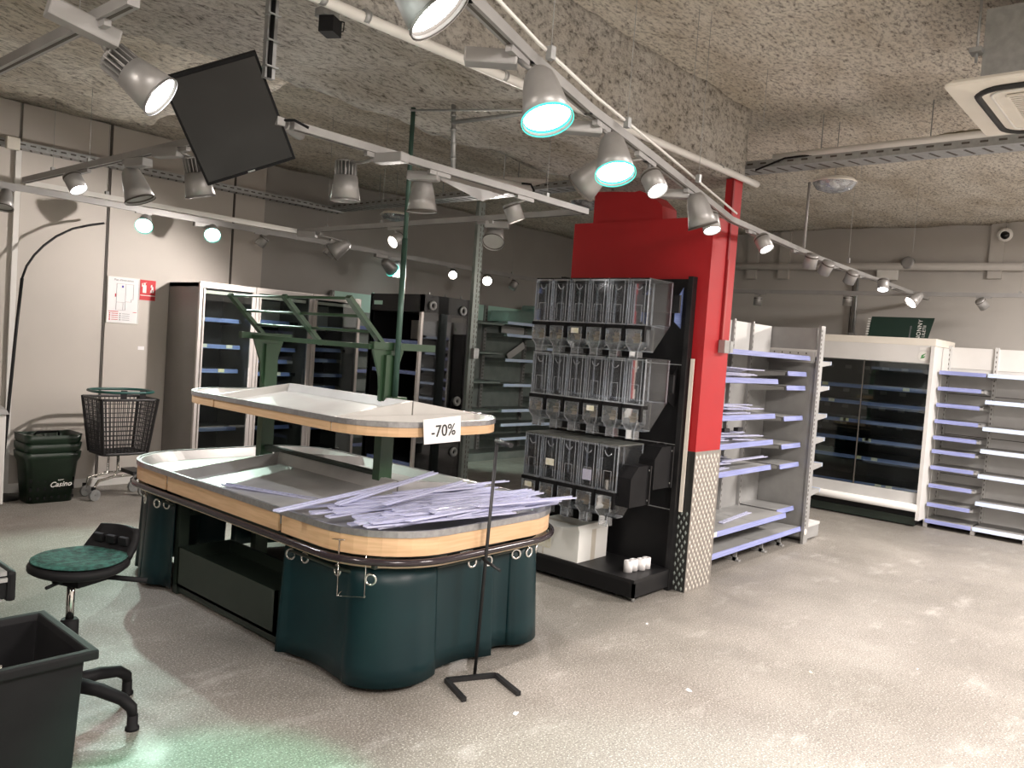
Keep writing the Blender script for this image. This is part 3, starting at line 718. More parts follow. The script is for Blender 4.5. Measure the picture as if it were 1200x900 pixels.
# stacked shopping baskets
def basket_group(z, label, writing):
    t = thing('shopping_basket', label, 'basket', (2.585, 7.45, z), 0, None)
    W, D, Hh = 0.44, 0.31, 0.40
    mb = MB(); bm = mb.bm
    def ring(k, zz, wave=0, out=0):
        pts_ = rr(-W/2*k-out, W/2*k+out, -D/2*k-out, D/2*k+out, 0.05, 5); vs = []
        for x, y in pts_:
            zz2 = zz + wave*(math.cos(2*PI*x/W*1.0)*-0.032) if wave else zz
            vs.append(bm.verts.new((x, y, zz2)))
        return vs
    L = [ring(0.80, 0), ring(0.93, Hh-0.06), ring(0.95, Hh-0.055, 1, 0.012), ring(0.97, Hh, 1, 0.014), ring(0.97, Hh, 1, 0.0), ring(0.92, Hh-0.06), ring(0.79, 0.01)]
    n = len(L[0])
    for A_, B_ in zip(L, L[1:]):
        for i in range(n): bm.faces.new([A_[i], A_[(i+1)%n], B_[(i+1)%n], B_[i]]).smooth = True
    bm.faces.new(L[0][::-1]); bm.faces.new(L[-1])
    mb.build('body', 'basket', t)
    return t
bk = basket_group(0.0, 'bottom dark green shopping basket of the stack, with white shop lettering', True)
for k in range(7):
    for r_ in range(3):
        y = -0.1245-0.0255*(0.06+0.09*r_)*1.0
        MB().cbox((-0.165+0.055*k, -0.126-0.02*(0.05+0.1*r_), 0.045+0.075*r_), (0.016, 0.008, 0.03 if r_ else 0.022)).build('vent_slot', 'black', bk)
lm = frame((0.06, -0.148, 0.155), (1, 0, 0.02), (0, -0.08, 1))
text('lettering', 'Casino', 0.062, 'inkwhite', bk, lm, shear=0.3, bold=0.001)
text('small_lettering', 'super', 0.022, 'inkwhite', bk, frame((0.06, -0.152, 0.195), (1, 0, 0.02), (0, -0.08, 1)))
for i, lab in ((1, 'middle dark green shopping basket of the stack by the wall'), (2, 'top dark green shopping basket of the stack, its black handle folded')):
    b2_ = basket_group(0.075*i, lab, False)
MB().tube([(-0.10, 0.05, 0.40), (-0.085, 0.02, 0.435), (0.085, 0.02, 0.435), (0.10, 0.05, 0.40)], 0.009, 6).build('handle', 'black', b2_)
MB().box((-0.16, -0.08, 0.398), (-0.04, 0.07, 0.41)).build('hinge', 'basket', b2_)
# shopping cart with plastic basket
t = thing('shopping_cart', 'shopping cart with charcoal plastic grid basket and teal handle ring', 'cart', (3.1, 7.28, 0))
cB = Vector((3.11, 7.30, 0))
zb, zt = 0.41, 0.90
def cpt(u, v, k):   # u across, v depth, k height 0..1
    wdt = 0.19+0.055*k; dp = 0.15+0.05*k
    return cB + Vector((u*wdt*1.0, v*dp, zb+(zt-zb)*k))
mb = MB()
for sgn, ax in ((-1, 0), (1, 0), (-1, 1), (1, 1)):
    n = 13
    for i in range(n+1):
        u = -1+2*i/n
        p, q_ = ((cpt(u, sgn, 0), cpt(u, sgn, 1)) if ax == 0 else (cpt(sgn, u, 0), cpt(sgn, u, 1)))
        mb.beam(p, q_, 0.006, 0.006, (0, 1, 0) if ax == 0 else (1, 0, 0))
    for j in range(13):
        k = j/12; p, q_ = ((cpt(-1, sgn, k), cpt(1, sgn, k)) if ax == 0 else (cpt(sgn, -1, k), cpt(sgn, 1, k)))
        mb.beam(p, q_, 0.005, 0.006)
for i in range(9):
    mb.beam(cpt(-1+i/4, -1, 0), cpt(-1+i/4, 1, 0), 0.006, 0.005); mb.beam(cpt(-1, -1+i/4, 0), cpt(1, -1+i/4, 0), 0.006, 0.005)
stuff(mb.build('basket_grid', 'cart', t, world=True))
ringp = lambda k, e=0.0: [cB + Vector((x, y, zb+(zt-zb)*k)) for x, y in rr(-(0.19+0.055*k)-e, (0.19+0.055*k)+e, -(0.15+0.05*k)-e, (0.15+0.05*k)+e, 0.05+0.12*(e > 0.008), 6)]
MB().tube(ringp(0, 0.004), 0.013, 8, closed=True).build('basket_floor_rim', 'cart', t, world=True)
MB().tube(ringp(0.98, 0.004), 0.011, 8, closed=True).build('basket_top_rim', 'cart', t, world=True)
for u, v in ((-1, -1), (1, -1), (-1, 1), (1, 1)):
    MB().beam(cpt(u, v, 0), cpt(u, v, 1), 0.022, 0.022).build('corner_bar', 'cart', t, world=True)
MB().tube([p + Vector((0, 0, 0.055)) for p in ringp(1, 0.01)], 0.012, 8, closed=True).build('handle_ring', pm('teal_green_plastic', (0.015, 0.085, 0.075), None, 5, 0.35), t, world=True)
for u in (-0.25, 0.42):
    MB().beam(cpt(u, -1, 0.97), cpt(u, -1, 0.97) + Vector((0, -0.01, 0.09)), 0.05, 0.012, (0, 1, 0)).build('clip', 'cart', t, world=True)
z_ = Vector
MB().tube([cB+z_((-0.02, -0.05, zb)), cB+z_((-0.02, -0.06, 0.25)), cB+z_((-0.05, -0.06, 0.20)), cB+z_((-0.18, -0.06, 0.17)), cB+z_((-0.22, -0.06, 0.10)), cB+z_((-0.22, -0.06, 0.075))], 0.013, 8).build('frame_tube', 'chrome', t, world=True)
MB().tube([cB+z_((-0.02, 0.15, zb)), cB+z_((-0.02, 0.15, 0.20)), cB+z_((-0.18, 0.16, 0.17)), cB+z_((-0.20, 0.16, 0.075))], 0.013, 8).build('frame_tube', 'chrome', t, world=True)
MB().tube([cB+z_((-0.05, -0.06, 0.20)), cB+z_((0.20, -0.05, 0.20)), cB+z_((0.24, -0.05, 0.12))], 0.012, 8).build('frame_tube', 'chrome', t, world=True)
MB().tube([cB+z_((-0.05, 0.16, 0.20)), cB+z_((0.20, 0.16, 0.20)), cB+z_((0.24, 0.16, 0.12))], 0.012, 8).build('frame_tube', 'chrome', t, world=True)
for dx, dy, r_ in ((-0.215, -0.075, 0.05), (-0.20, 0.16, 0.05), (0.22, -0.05, 0.055), (0.22, 0.16, 0.055)):
    wm = Matrix.Translation(cB+z_((dx, dy, r_))) @ Matrix.Rotation(R(15), 4, 'Z') @ Matrix.Rotation(PI/2, 4, 'X')
    wh = MB().lathe([(0.008, -0.012), (r_, -0.012), (r_, 0.012), (0.008, 0.012)], 20, wm, smooth=False).build('wheel', 'galv', t, world=True)
    MB().beam(cB+z_((dx-0.015, dy, r_)), cB+z_((dx-0.01, dy, r_*2+0.02)), 0.02, 0.03).build('fork', 'black', t, world=True)
MB().box(cB+z_((0.10, -0.09, 0.20)), cB+z_((0.22, 0.16, 0.235))).build('rear_deck', 'cart', t, world=True)
# black gooseneck pole
gp = [(2.330, 7.660, 0.636), (2.367, 7.660, 1.377), (2.399, 7.660, 1.878), (2.428, 7.660, 1.982), (2.483, 7.660, 2.083), (2.553, 7.660, 2.173), (2.650, 7.660, 2.268), (2.778, 7.660, 2.354), (2.912, 7.660, 2.405), (3.042, 7.660, 2.445)]
b0 = Vector(gp[0]); dd = (Vector(gp[0])-Vector(gp[2])).normalized(); fl = b0 + dd*(b0.z/-dd.z)
t = thing('gooseneck_pole', 'tall thin black pole with curved top leaning by the beige wall', 'pole', (fl.x, 7.66, 0))
MB().tube([fl+Vector((0, 0, 0.02)), b0, gp[1], gp[2]], 0.014, 8).build('straight_tube', 'blackmetal', t, world=True)
MB().tube(gp[2:], 0.010, 8).build('curved_arm', 'blackmetal', t, world=True)
MB().lathe([(0.16, 0), (0.16, 0.015), (0.02, 0.03)], 24, Matrix.Translation((fl.x, 7.66, 0)), True, True).build('base', 'blackmetal', t, world=True)

# ================================================================ shelving builders (local: front faces -Y, x along the width, z up)
def shelf(parent, x0, x1, D, z, mat='shelfgrey', smat='strip', back=0.42, clip=(0, 1), tags=0, tilt=0, seed=0):
    """one shelf board with price rail (> price_tag); back = y of the back panel, D = depth"""
    s = MB(); y0 = back-D
    s.box((x0+0.004, y0, z-0.004), (x1-0.004, back, z+0.004)); s.box((x0+0.004, y0, z-0.03), (x1-0.004, y0+0.004, z+0.004))
    for x in (x0+0.004, x1-0.012):
        s.hexa([(x, y0+0.02, z-0.03), (x+0.008, y0+0.02, z-0.03), (x+0.008, back, z-0.065), (x, back, z-0.065), (x, y0+0.02, z), (x+0.008, y0+0.02, z), (x+0.008, back, z), (x, back, z)])
    o = s.build('shelf', mat, parent)
    if smat:
        a = x0+(x1-x0)*clip[0]; b = x0+(x1-x0)*clip[1]
        MB().hexa([(a, y0-0.012, z-0.032), (b, y0-0.012, z-0.032), (b, y0-0.001, z-0.032), (a, y0-0.001, z-0.032), (a, y0-0.004, z+0.008), (b, y0-0.004, z+0.008), (b, y0-0.001, z+0.008), (a, y0-0.001, z+0.008)]).build('price_rail', smat, o)
        rd = random.Random(seed*17+int(z*100))
        for k in range(tags):
            u = a+(b-a)*rd.uniform(0.06, 0.9)
            MB().cbox((u, y0-0.0125, z-0.008), (0.065, 0.004, 0.034), ).build('price_tag', rd.choice(['tag', 'tag', 'yellowtag']), o)
    return o
def upright(parent, x, y, z0, z1, w=0.03, d=0.05, mat='shelfgrey', slots=True, side=False):
    o = MB().box((x-w/2, y-d/2, z0), (x+w/2, y+d/2, z1)).build('upright', mat, parent)
    if slots:
        mb = MB(); n = int((z1-z0)/0.05)
        for k in range(n):
            z = z0+0.03+0.05*k
            mb.box((x-0.004, y-d/2-0.001, z), (x+0.004, y-d/2+0.002, z+0.022))
            if side: mb.box((x-w/2-0.001, y-0.006, z), (x-w/2+0.002, y+0.004, z+0.022)); 
        stuff(mb.build('slots', 'seam', o))
    return o

# ---- lit wall cabinets on the left (glass door fridges)
def wall_fridge(x0, x1, label, zs, extra, lightback):
    t = thing('glass_door_fridge', label, 'fridge', (x0, 7.235, 0), 0, None)
    W = x1-x0; D = 0.62; H = 2.0
    b = MB(); b.box((0.0, 0.03, 0.05), (0.022, D, H-0.01)); b.box((W-0.022, 0.03, 0.05), (W, D, H-0.01)); b.box((0, 0.03, H-0.05), (W, D, H-0.01)); b.box((0, 0.03, 0.0), (W, D, 0.14))
    b.build('cabinet', 'fridgegrey', t)
    MB().box((0.022, D-0.03, 0.14), (W-0.022, D, H-0.05)).build('back_panel', 'darkin', t)
    MB().box((0.022, 0.05, 0.12), (W-0.022, D-0.03, 0.15)).build('floor_panel', 'darkin', t)
    if lightback: MB().box((0.10, D-0.045, 1.62), (W-0.02, D-0.03, 1.90)).build('pale_back_panel', 'shelflight', t)
    # frame round the opening
    fr_ = MB(); fr_.box((0, 0, 0.02), (0.030, 0.035, H)); fr_.box((W-0.030, 0, 0.02), (W, 0.035, H)); fr_.box((0.03, 0, H-0.055), (W-0.03, 0.035, H)); fr_.box((0.03, 0, 0.02), (W-0.03, 0.035, 0.10))
    fr_.build('front_frame', 'fridgeframe', t)
    lp = MB().box((0.04, 0.05, H-0.105), (W-0.05, 0.09, H-0.075)).build('light_rail', 'creamplastic', t)
    d_ = MB(); d_.box((0.032, -0.018, 0.11), (0.046, 0.0, H-0.065)); d_.box((W-0.05, -0.018, 0.11), (W-0.032, 0.0, H-0.065)); d_.box((0.04, -0.018, 0.11), (W-0.04, 0, 0.125))
    dd_ = d_.build('door', 'fridgeframe', t)
    MB().box((0.046, -0.012, 0.125), (W-0.05, -0.008, H-0.065)).build('glass', 'glass', dd_)
    MB().tube([(W-0.06, -0.035, 0.7), (W-0.06, -0.035, 1.2)], 0.007, 8).build('handle', 'fridgeframe', dd_)
    rd = random.Random(int(x0*10))
    for z in zs: shelf(t, 0.03, W-0.035, 0.40, z, 'darkin', 'stripblue', D-0.03, (0.02, rd.uniform(0.8, 1)), tags=rd.choice([1, 1, 2]), seed=int(x0*7))
    for z in extra: shelf(t, 0.10, W-0.035, 0.34, z, 'shelfgrey', 'stripblue', D-0.03, (0.1, 0.85), tags=0)
    return t
wall_fridge(3.765, 4.352, 'grey glass-door wall fridge at the left end of the fridge row', (1.66, 1.40, 1.16, 0.88, 0.58, 0.32), (), False)
wall_fridge(4.358, 5.02, 'middle of the three glass-door fridges along the left wall', (1.68, 1.40, 1.14, 0.86, 0.58, 0.32), (1.52, 1.27), True)
wall_fridge(5.026, 5.66, 'right one of the three glass-door fridges, beside the black chiller', (1.66, 1.42, 1.14, 0.86, 0.56, 0.30), (1.5, 1.3, 1.0), True)
# ---- wall bays behind
def wall_bay(x0, x1, label, zs, top, green, clip=(0, 1), D=0.42, smat='striplight', tagn=0):
    t = thing('wall_shelving', label, 'shelving', (x0, 7.43, 0)); W = x1-x0
    MB().box((0, 0.43, 0.1), (W, 0.45, top)).build('back_panel', 'shelfgreen', t)
    MB().box((0, 0.422, top-0.22), (W, 0.43, top)).build('upper_back_panel', green, t)
    upright(t, 0.0, 0.41, 0, top); upright(t, W, 0.41, 0, top)
    for i, z in enumerate(zs): shelf(t, 0.02, W-0.02, D, z, 'shelfgreen', smat, 0.42, clip)
    MB().box((0.0, 0.03, 0.0), (W, 0.42, 0.10)).build('base', 'shelfgreen', t)
    return t
wall_bay(5.70, 6.70, 'pale green backed wall shelving seen between the fridges and the black chiller', (1.70, 1.45, 1.2, 0.92, 0.62, 0.34), 2.10, 'palegreen', smat='stripblue')
wall_bay(6.72, 8.32, 'grey green wall shelving hidden behind the black chiller and the perforated post', (1.9, 1.5, 1.1, 0.7), 2.15, 'palegreen', smat=None)
b1_ = wall_bay(8.34, 9.22, 'grey green wall shelving with pale rails left of the red column', (1.93, 1.76, 1.41, 1.06, 0.70, 0.50, 0.30), 2.15, 'palegreen')
b2_ = wall_bay(9.24, 10.3, 'grey green wall shelving in the far corner behind the dispensers', (1.93, 1.60, 1.20, 0.85, 0.49, 0.3), 2.15, 'shelflight')
for (x, z, w_, a) in ((8.9, 1.80, 0.5, 0.0), (9.0, 1.50, 0.4, 0.5)):
    o = MB().cbox((0, 0, 0), (w_, 0.012, 0.10)).build('loose_panel', 'shelflight'); o.matrix_basis = Matrix.Translation((x, 7.80, z+0.03)) @ Matrix.Rotation(-a, 4, 'Y')
    tag(o, ('pale strip of board lying level at the back of a grey green shelf', 'pale strip of board propped askew on a grey green shelf')[a > 0], 'board')
# crate of clear film on top shelf
t = thing('clear_plastic_tray', 'heap of folded clear plastic trays on the top shelf by the far wall', 'plastic tray', (8.9, 7.6, 1.936))
for k, (dx, rz, rx, h_) in enumerate(((-0.35, 0.1, -0.1, 0.14), (-0.05, -0.1, 0.05, 0.16), (0.28, 0.05, 0.5, 0.05), (0.1, 0.3, -0.6, 0.04))):
    MB().cbox((0, 0, h_/2+0.003), (0.42, 0.30, h_), Matrix.Translation((dx, 0, 0.0 if k < 2 else 0.12)) @ Matrix.Rotation(rz, 4, 'Z') @ Matrix.Rotation(rx if k > 1 else 0, 4, 'Y')).build('folded_tray', 'film', t)

# ---- black open chiller in the middle
t = thing('black_chiller', 'tall black open-front chiller with glass side and round fittings', 'fridge', (5.25, 5.78, 0))
H, Dx, Wy = 2.035, 0.66, 0.78
b = MB(); b.box((0.02, 0, 0), (Dx, 0.02, 0.10)); b.box((0.0, Wy-0.03, 0), (Dx, Wy, H)); b.box((Dx-0.03, 0.02, 0), (Dx, Wy, H)); b.box((0, 0.0, 0.0), (Dx, Wy, 0.12))
b.box((0.0, 0.0, H-0.17), (Dx, Wy, H)); b.build('cabinet', 'blackboard', t)
MB().box((0.03, 0.0, 0.12), (Dx-0.03, 0.012, H-0.17)).build('side_glass', glassm('dark_side_glass', (0.16, 0.18, 0.18), 0.04), t)
MB().box((0, 0, 0.1), (0.035, 0.03, H-0.0)).build('front_corner_post', 'greenglass' if False else 'fridgeframe', t)
MB().box((0, Wy-0.03, 0.1), (0.02, Wy-0.01, H+0.01)).build('front_corner_post', 'palegreen', t)
MB().box((Dx-0.03, -0.004, 0.05), (Dx, 0.012, H)).build('rear_corner_post', 'blackmetal', t)
sm_ = Matrix.Rotation(-PI/2, 4, 'Z')
for z in (1.58, 1.28, 0.98, 0.68, 0.38):
    s = MB().box((0.05, 0.03, z-0.01), (Dx-0.04, Wy-0.04, z)).build('shelf', 'darkin', t)
    MB().box((0.04, 0.04, z-0.03), (0.052, Wy-0.04, z+0.005)).build('price_rail', 'stripblue', s)
MB().box((0.50, 0.34, 1.60), (0.52, Wy-0.08, 1.80)).build('pale_back_panel', 'shelflight', t)
MB().box((-0.004, Wy-0.19, H-0.11), (0.002, Wy-0.06, H-0.07)).build('control_display', 'palegreen', t)
for px, pz in ((0.13, H-0.10), (0.55, H-0.12), (0.55, 1.0), (0.55, 0.48)):
    g = MB(); fm = Matrix.Translation((px, -0.012, pz)) @ Matrix.Rotation(PI/2, 4, 'X')
    g.lathe([(0.022, -0.01), (0.045, -0.012), (0.05, 0.0), (0.045, 0.012), (0.022, 0.01), (0.022, -0.01)], 20, fm); g.build('round_fitting', 'galv', t)
for k in range(3):
    MB().lathe([(0.008, 0), (0.008, 0.03)], 8, Matrix.Translation((0.1+0.22*k, 0.02, H)), True, True).build('top_bolt', 'galv', t)

# ---- perforated post up to the cable tray
t = thing('perforated_post', 'tall grey green perforated steel post rising to the cable tray', 'post', (5.745, 5.565, 0))
MB().box((-0.045, -0.02, 0), (0.045, 0.02, 2.99)).build('upright', 'shelfgreen', t)
mb = MB()
for k in range(58):
    mb.box((-0.005, -0.022, 0.05+0.05*k), (0.003, -0.019, 0.085+0.05*k)); mb.box((0.03, -0.022, 0.05+0.05*k), (0.038, -0.019, 0.07+0.05*k))
stuff(mb.build('slots', 'seam', t))
MB().box((-0.02, -0.06, 1.45), (0.05, -0.02, 1.55)).build('bracket', 'galv', t)

# ================================================================ bulk dispensers and their rack
RX = 4.93
rk = thing('dispenser_rack', 'black shelving rack carrying the rows of clear bulk dispensers', 'rack', (4.7, 3.2, 0))
MB().box((RX-0.02, 2.72, 0.10), (RX, 3.80, 2.14)).build('back_panel', 'blackboard', rk, world=True)
for y in (2.715, 3.805):
    o = MB().box((RX-0.05, y-0.018, 0), (RX+0.012, y+0.018, 2.155)).build('upright', 'blackmetal', rk, world=True)
for z in (0.55, 1.0, 1.55):
    MB().box((RX-0.024, 2.73, z), (RX-0.02, 3.79, z+0.006)).build('panel_joint', 'galv', rk, world=True)
bs = MB().box((4.44, 2.70, 0.125), (RX-0.02, 3.82, 0.148)).build('base_shelf', 'blackmetal', rk, world=True)
MB().box((4.44, 2.70, 0.03), (4.46, 3.82, 0.125)).build('kick_panel', 'blackboard', rk, world=True)
MB().box((4.44, 2.70, 0.03), (RX-0.02, 2.715, 0.125)).build('side_panel', 'blackboard', rk, world=True)
for x, y in ((4.47, 2.72), (4.9, 2.72), (4.47, 3.78), (4.9, 3.78)):
    MB().lathe([(0.012, 0), (0.012, 0.04)], 8, Matrix.Translation((x, y, 0)), True, True).build('foot', 'galv', rk, world=True)
for z in (1.96, 1.42, 0.88):
    MB().box((4.80, 2.74, z-0.06), (4.82, 3.78, z+0.06)).build('mounting_rail', 'blackmetal', rk, world=True)
    for y in (2.78, 3.74):
        MB().prism([(4.82, z-0.12), (RX-0.02, z-0.16), (RX-0.02, z+0.12), (4.82, z+0.02)], -0.003, 0.003, Matrix.Translation((0, y, 0)) @ Matrix.Rotation(PI/2, 4, 'X')).build('wall_bracket', 'stripblue' if z > 1.9 else 'blackmetal', rk, world=True)
# one dispenser, local: front faces -X, origin at front face of the bin bottom
def make_dispenser(label, group):
    t = thing('bulk_dispenser', label, 'dispenser', (0, 0, 0), 0, group)
    w, d_, h = 0.146, 0.30, 0.30
    mb = MB(); bm = mb.bm; T = 0.0
    prof = [(0.0, 0.0), (0.0, h), (d_, h), (d_, 0.02), (0.10, -0.17), (0.03, -0.17)]
    A = [bm.verts.new((x, -w/2, z)) for x, z in prof]; B = [bm.verts.new((x, w/2, z)) for x, z in prof]
    n = len(prof)
    bm.faces.new(A); bm.faces.new(B[::-1])
    for i in range(n):
        if i == 1: continue
        j = (i+1) % n; bm.faces.new([A[i], A[j], B[j], B[i]])
    mb.build('bin', 'clear', t)
    rb = MB()
    for y in (-w/2, w/2-0.004):
        rb.box((-0.003, y, 0), (0.010, y+0.004, h)); 
    for y in (-0.05, 0.046): rb.box((-0.004, y, 0.0), (-0.001, y+0.005, h))
    for y in (-0.03, 0.029): rb.box((-0.004, y, 0.02), (-0.001, y+0.003, 0.13))
    rb.box((-0.004, -w/2, h-0.012), (0.0, w/2, h)); rb.box((-0.004, -0.03, 0.13), (-0.001, 0.032, 0.134)); rb.box((-0.004, -w/2, 0.0), (0.0, w/2, 0.01))
    rb.box((0.29, -w/2, 0.02), (0.295, -w/2+0.006, h)); rb.box((0.29, w/2-0.006, 0.02), (0.295, w/2, h)); rb.box((0.10, -w/2, -0.168), (0.105, w/2, -0.16))
    stuff(rb.build('moulded_ribs', 'clearrib', t))
    MB().tube([(-0.005, -0.024, h-0.05), (-0.005, -0.012, h-0.065), (-0.005, 0.006, h-0.07), (-0.005, 0.022, h-0.055), (-0.005, 0.03, h-0.035)], 0.0035, 5).build('scoop_mark', 'clearrib', t)
    MB().box((-0.004, -w/2+0.002, h), (d_, w/2-0.002, h+0.008)).build('lid', 'blackmetal', t)
    # collar and black flap
    cb = MB(); cb.box((-0.02, -w/2, -0.024), (0.06, w/2, 0.0)); cb.build('front_bar', 'black', t)
    MB().box((-0.026, -w/2-0.005, -0.105), (-0.002, -w/2+0.011, -0.0)).build('flow_lever', 'black', t)
    # valve body: wide box, taper, spout
    v = MB(); bm = v.bm
    rings = []
    for hw, x0_, x1_, z in ((0.050, -0.02, 0.075, -0.024), (0.056, -0.03, 0.08, -0.09), (0.056, -0.03, 0.08, -0.125), (0.028, -0.012, 0.05, -0.165), (0.030, -0.012, 0.05, -0.225)):
        rings.append([bm.verts.new(p) for p in ((x0_, -hw, z), (x1_, -hw, z), (x1_, hw, z), (x0_, hw, z))])
    for A_, B_ in zip(rings, rings[1:]):
        for i in range(4): bm.faces.new([A_[i], A_[(i+1)%4], B_[(i+1)%4], B_[i]])
    v.build('valve_body', 'valve', t)
    r2 = MB()
    for k in range(5): z = -0.172-0.012*k; r2.box((-0.015, -0.031, z-0.002), (-0.011, 0.031, z))
    for y in (-0.031, 0.028): r2.box((-0.016, y, -0.225), (-0.010, y+0.003, -0.165))
    for y in (-0.057, 0.054): r2.box((-0.032, y, -0.125), (-0.027, y+0.003, -0.03))
    for sy in (-1, 1): r2.beam((-0.031, sy*0.056, -0.125), (-0.013, sy*0.029, -0.165), 0.004, 0.004)
    stuff(r2.build('spout_ridges', 'clearrib', t))
    wl_ = Matrix.Translation((0.02, 0, -0.085)) @ Matrix.Rotation(PI/2, 4, 'X')
    pw = MB(); pw.lathe([(0.006, -0.035), (0.010, -0.03), (0.010, 0.03), (0.006, 0.035)], 10, wl_, True, True)
    for k in range(5):
        a = 2*PI*k/5+0.4; pw.beam((0.02, -0.0, -0.085), (0.02+0.034*math.cos(a), 0, -0.085+0.034*math.sin(a)), 0.04, 0.003, (-math.sin(a), 0, math.cos(a)))
    pw.build('paddle_wheel', 'beige', t)
    return t
disp0 = make_dispenser('', 'bulk')
pitch = 0.1585
first = True
ORD = ['leftmost', 'second from the left', 'third from the left', 'third from the right', 'second from the right', 'rightmost']
rows = [(4.45, 1.79, 6, 'top row'), (4.45, 1.275, 6, 'middle row'), (4.34, 0.705, 5, 'bottom row')]
for ri, (x, z, n, rn) in enumerate(rows):
    for k in range(n):
        yy = 3.69 - pitch*(k+0.5) + (0.02 if ri == 0 else (0 if ri == 1 else -0.075))
        o = ORD[k] if n == 6 else ['leftmost', 'second from the left', 'middle', 'second from the right', 'rightmost'][k]
        lab = '%s clear bulk dispenser in the %s of the black rack' % (o, rn)
        if first: t = disp0; t.matrix_basis = Matrix.Translation((x, yy, z)); t['label'] = lab; first = False
        else: t = dup(disp0, (x, yy, z), 0, lab)
        t['group'] = 'bulk dispensers in the %s' % rn
        if ri == 2:
            for ch in t.children:
                if ch.name.startswith('lid'): ch.data = ch.data.copy(); ch.data.materials[0] = M['lidgrey']
        if (ri, k) in ((0, 2), (1, 3), (2, 0)):
            MB().box((-0.034, -0.032, -0.07), (-0.031, 0.028, -0.035)).build('paper_tag', 'tag', t)
        if (ri, k) in ((2, 1), (2, 3)):
            MB().box((-0.008, -0.035, 0.10 if k == 1 else 0.05), (-0.005, 0.035, 0.145 if k == 1 else 0.12)).build('paper_tag', 'tag' if k == 1 else 'lilac', t)
# black gravity bin holders at the right end of the bottom row
for i, (x, y, z0, z1, lab) in enumerate(((4.50, 2.80, 0.62, 0.88, 'front black empty dispenser bracket box right of the bottom row'), (4.74, 2.78, 0.72, 1.0, 'rear black dispenser bracket box against the rack panel'))):
    t = thing('bracket_box', lab, 'bracket', (x, y, z0))
    hgt = z1-z0
    MB().prism([(-0.13, 0), (0.08, 0), (0.08, hgt), (-0.05, hgt), (-0.13, hgt*0.72)], -0.06, 0.06, Matrix.Rotation(PI/2, 4, 'X')).build('box', 'black', t)
    MB().box((0.08, -0.075, 0.0), (0.09, 0.06, hgt)).build('side_plate', 'greywall' if False else 'blackmetal', t)
    for z in (0.03, hgt-0.03): MB().lathe([(0.006, 0), (0.006, 0.004)], 8, Matrix.Translation((0.078, -0.062, z)) @ Matrix.Rotation(PI/2, 4, 'X'), True, True).build('screw', 'galv', t)
MB().lathe([(0.02, 0), (0.075, 0.0), (0.07, 0.02), (0.03, 0.03), (0.012, 0.06)], 24, Matrix.Translation((4.905, 2.85, 0.93)) @ Matrix.Rotation(-PI/2, 4, 'Y'), True, True).build('round_knob', 'blackmetal', rk, world=True)
# carton and rolls on the base shelf
t = thing('carton', 'white cardboard carton with taped lid on the rack base shelf', 'box', (4.62, 3.37, 0.149))
y0, y1, x0, x1, h = 3.17, 3.62, 4.455, 4.80, 0.215
MB().box((x0, y0, 0.149), (x1, y1, 0.149+h)).build('body', 'carton', t, world=True, bevel=0.002)
MB().hexa([(x0, y0, 0.149+h), (x1, y0, 0.149+h), (x1, y0+0.14, 0.149+h), (x0, y0+0.14, 0.149+h), (x0+0.005, y0+0.02, 0.149+h+0.035), (x1, y0+0.02, 0.149+h+0.04), (x1, y0+0.15, 0.149+h+0.004), (x0+0.005, y0+0.15, 0.149+h+0.004)]).build('flap', 'carton', t, world=True)
MB().box((x0+0.15, y0-0.001, 0.149), (x0+0.20, y1, 0.149+h+0.001)).build('tape', 'tape', t, world=True)
MB().box((x0-0.002, y0+0.24, 0.20), (x0, y0+0.34, 0.149+h-0.02)).build('label', 'tag', t, world=True)
MB().box((x0-0.001, y0+0.30, 0.149), (x0, y0+0.31, 0.149+h)).build('fold_line', 'tape', t, world=True)
for k in range(4):
    t = thing('paper_roll', '%s of the four short white paper rolls on the rack base shelf' % ('frontmost', 'second from the front', 'third from the front', 'rearmost')[k], 'paper roll', (4.585+0.062*k, 2.845-0.012*k+0.01*(k%2), 0.149), 0, 'white paper rolls on the rack base')
    MB().lathe([(0.008, 0.0), (0.030, 0), (0.030, 0.075), (0.012, 0.077), (0.012, 0.06), (0.002, 0.06)], 18, smooth=True).build('roll', 'paper', t)

# ================================================================ red column
CX0, CX1, CY0 = 4.945, 5.305, 2.61
col = thing('red_column', 'bright red boxed column with a tread plate foot', 'column', (5.15, 3.1, 0))
MB().box((CX0, CY0, 0.97), (CX1-0.12, 3.78, 2.565)).build('red_box', 'red', col, world=True)
MB().box((CX1-0.12, CY0+0.0, 0.97), (CX1, 3.78, 2.565)).build('red_channel', 'red', col, world=True)
MB().box((CX1-0.15, CY0-0.014, 1.74), (CX1-0.13, CY0, 2.85)).build('conduit_groove', pm('deep_red_paint', (0.28, 0.01, 0.014), None, 3, 0.45), col, world=True)
MB().box((CX1-0.145, CY0-0.02, 1.74), (CX1-0.118, CY0-0.001, 2.30)).build('grey_conduit', pm('dusty_red_conduit', (0.42, 0.05, 0.05), None, 5, 0.5), col, world=True)
MB().box((CX0+0.22, CY0-0.006, 2.56), (CX1-0.0, CY0+0.05, 2.86)).build('upper_channel', 'red', col, world=True)
mb = MB(); pl = [(3.02, 2.56), (3.62, 2.56), (3.62, 2.80), (3.45, 2.79), (3.27, 2.775), (3.23, 2.782), (3.12, 2.74), (3.03, 2.66)]
mb.prism([(y, z) for y, z in pl], 4.96, 5.16, Matrix(((0, 0, 1, 0), (1, 0, 0, 0), (0, 1, 0, 0), (0, 0, 0, 1)))); mb.build('upper_board', 'red', col, world=True)
MB().box((CX0-0.006, CY0-0.006, 0.0), (CX1+0.006, 3.0, 0.97)).build('tread_plate', 'chequer', col, world=True)
lz = MB()
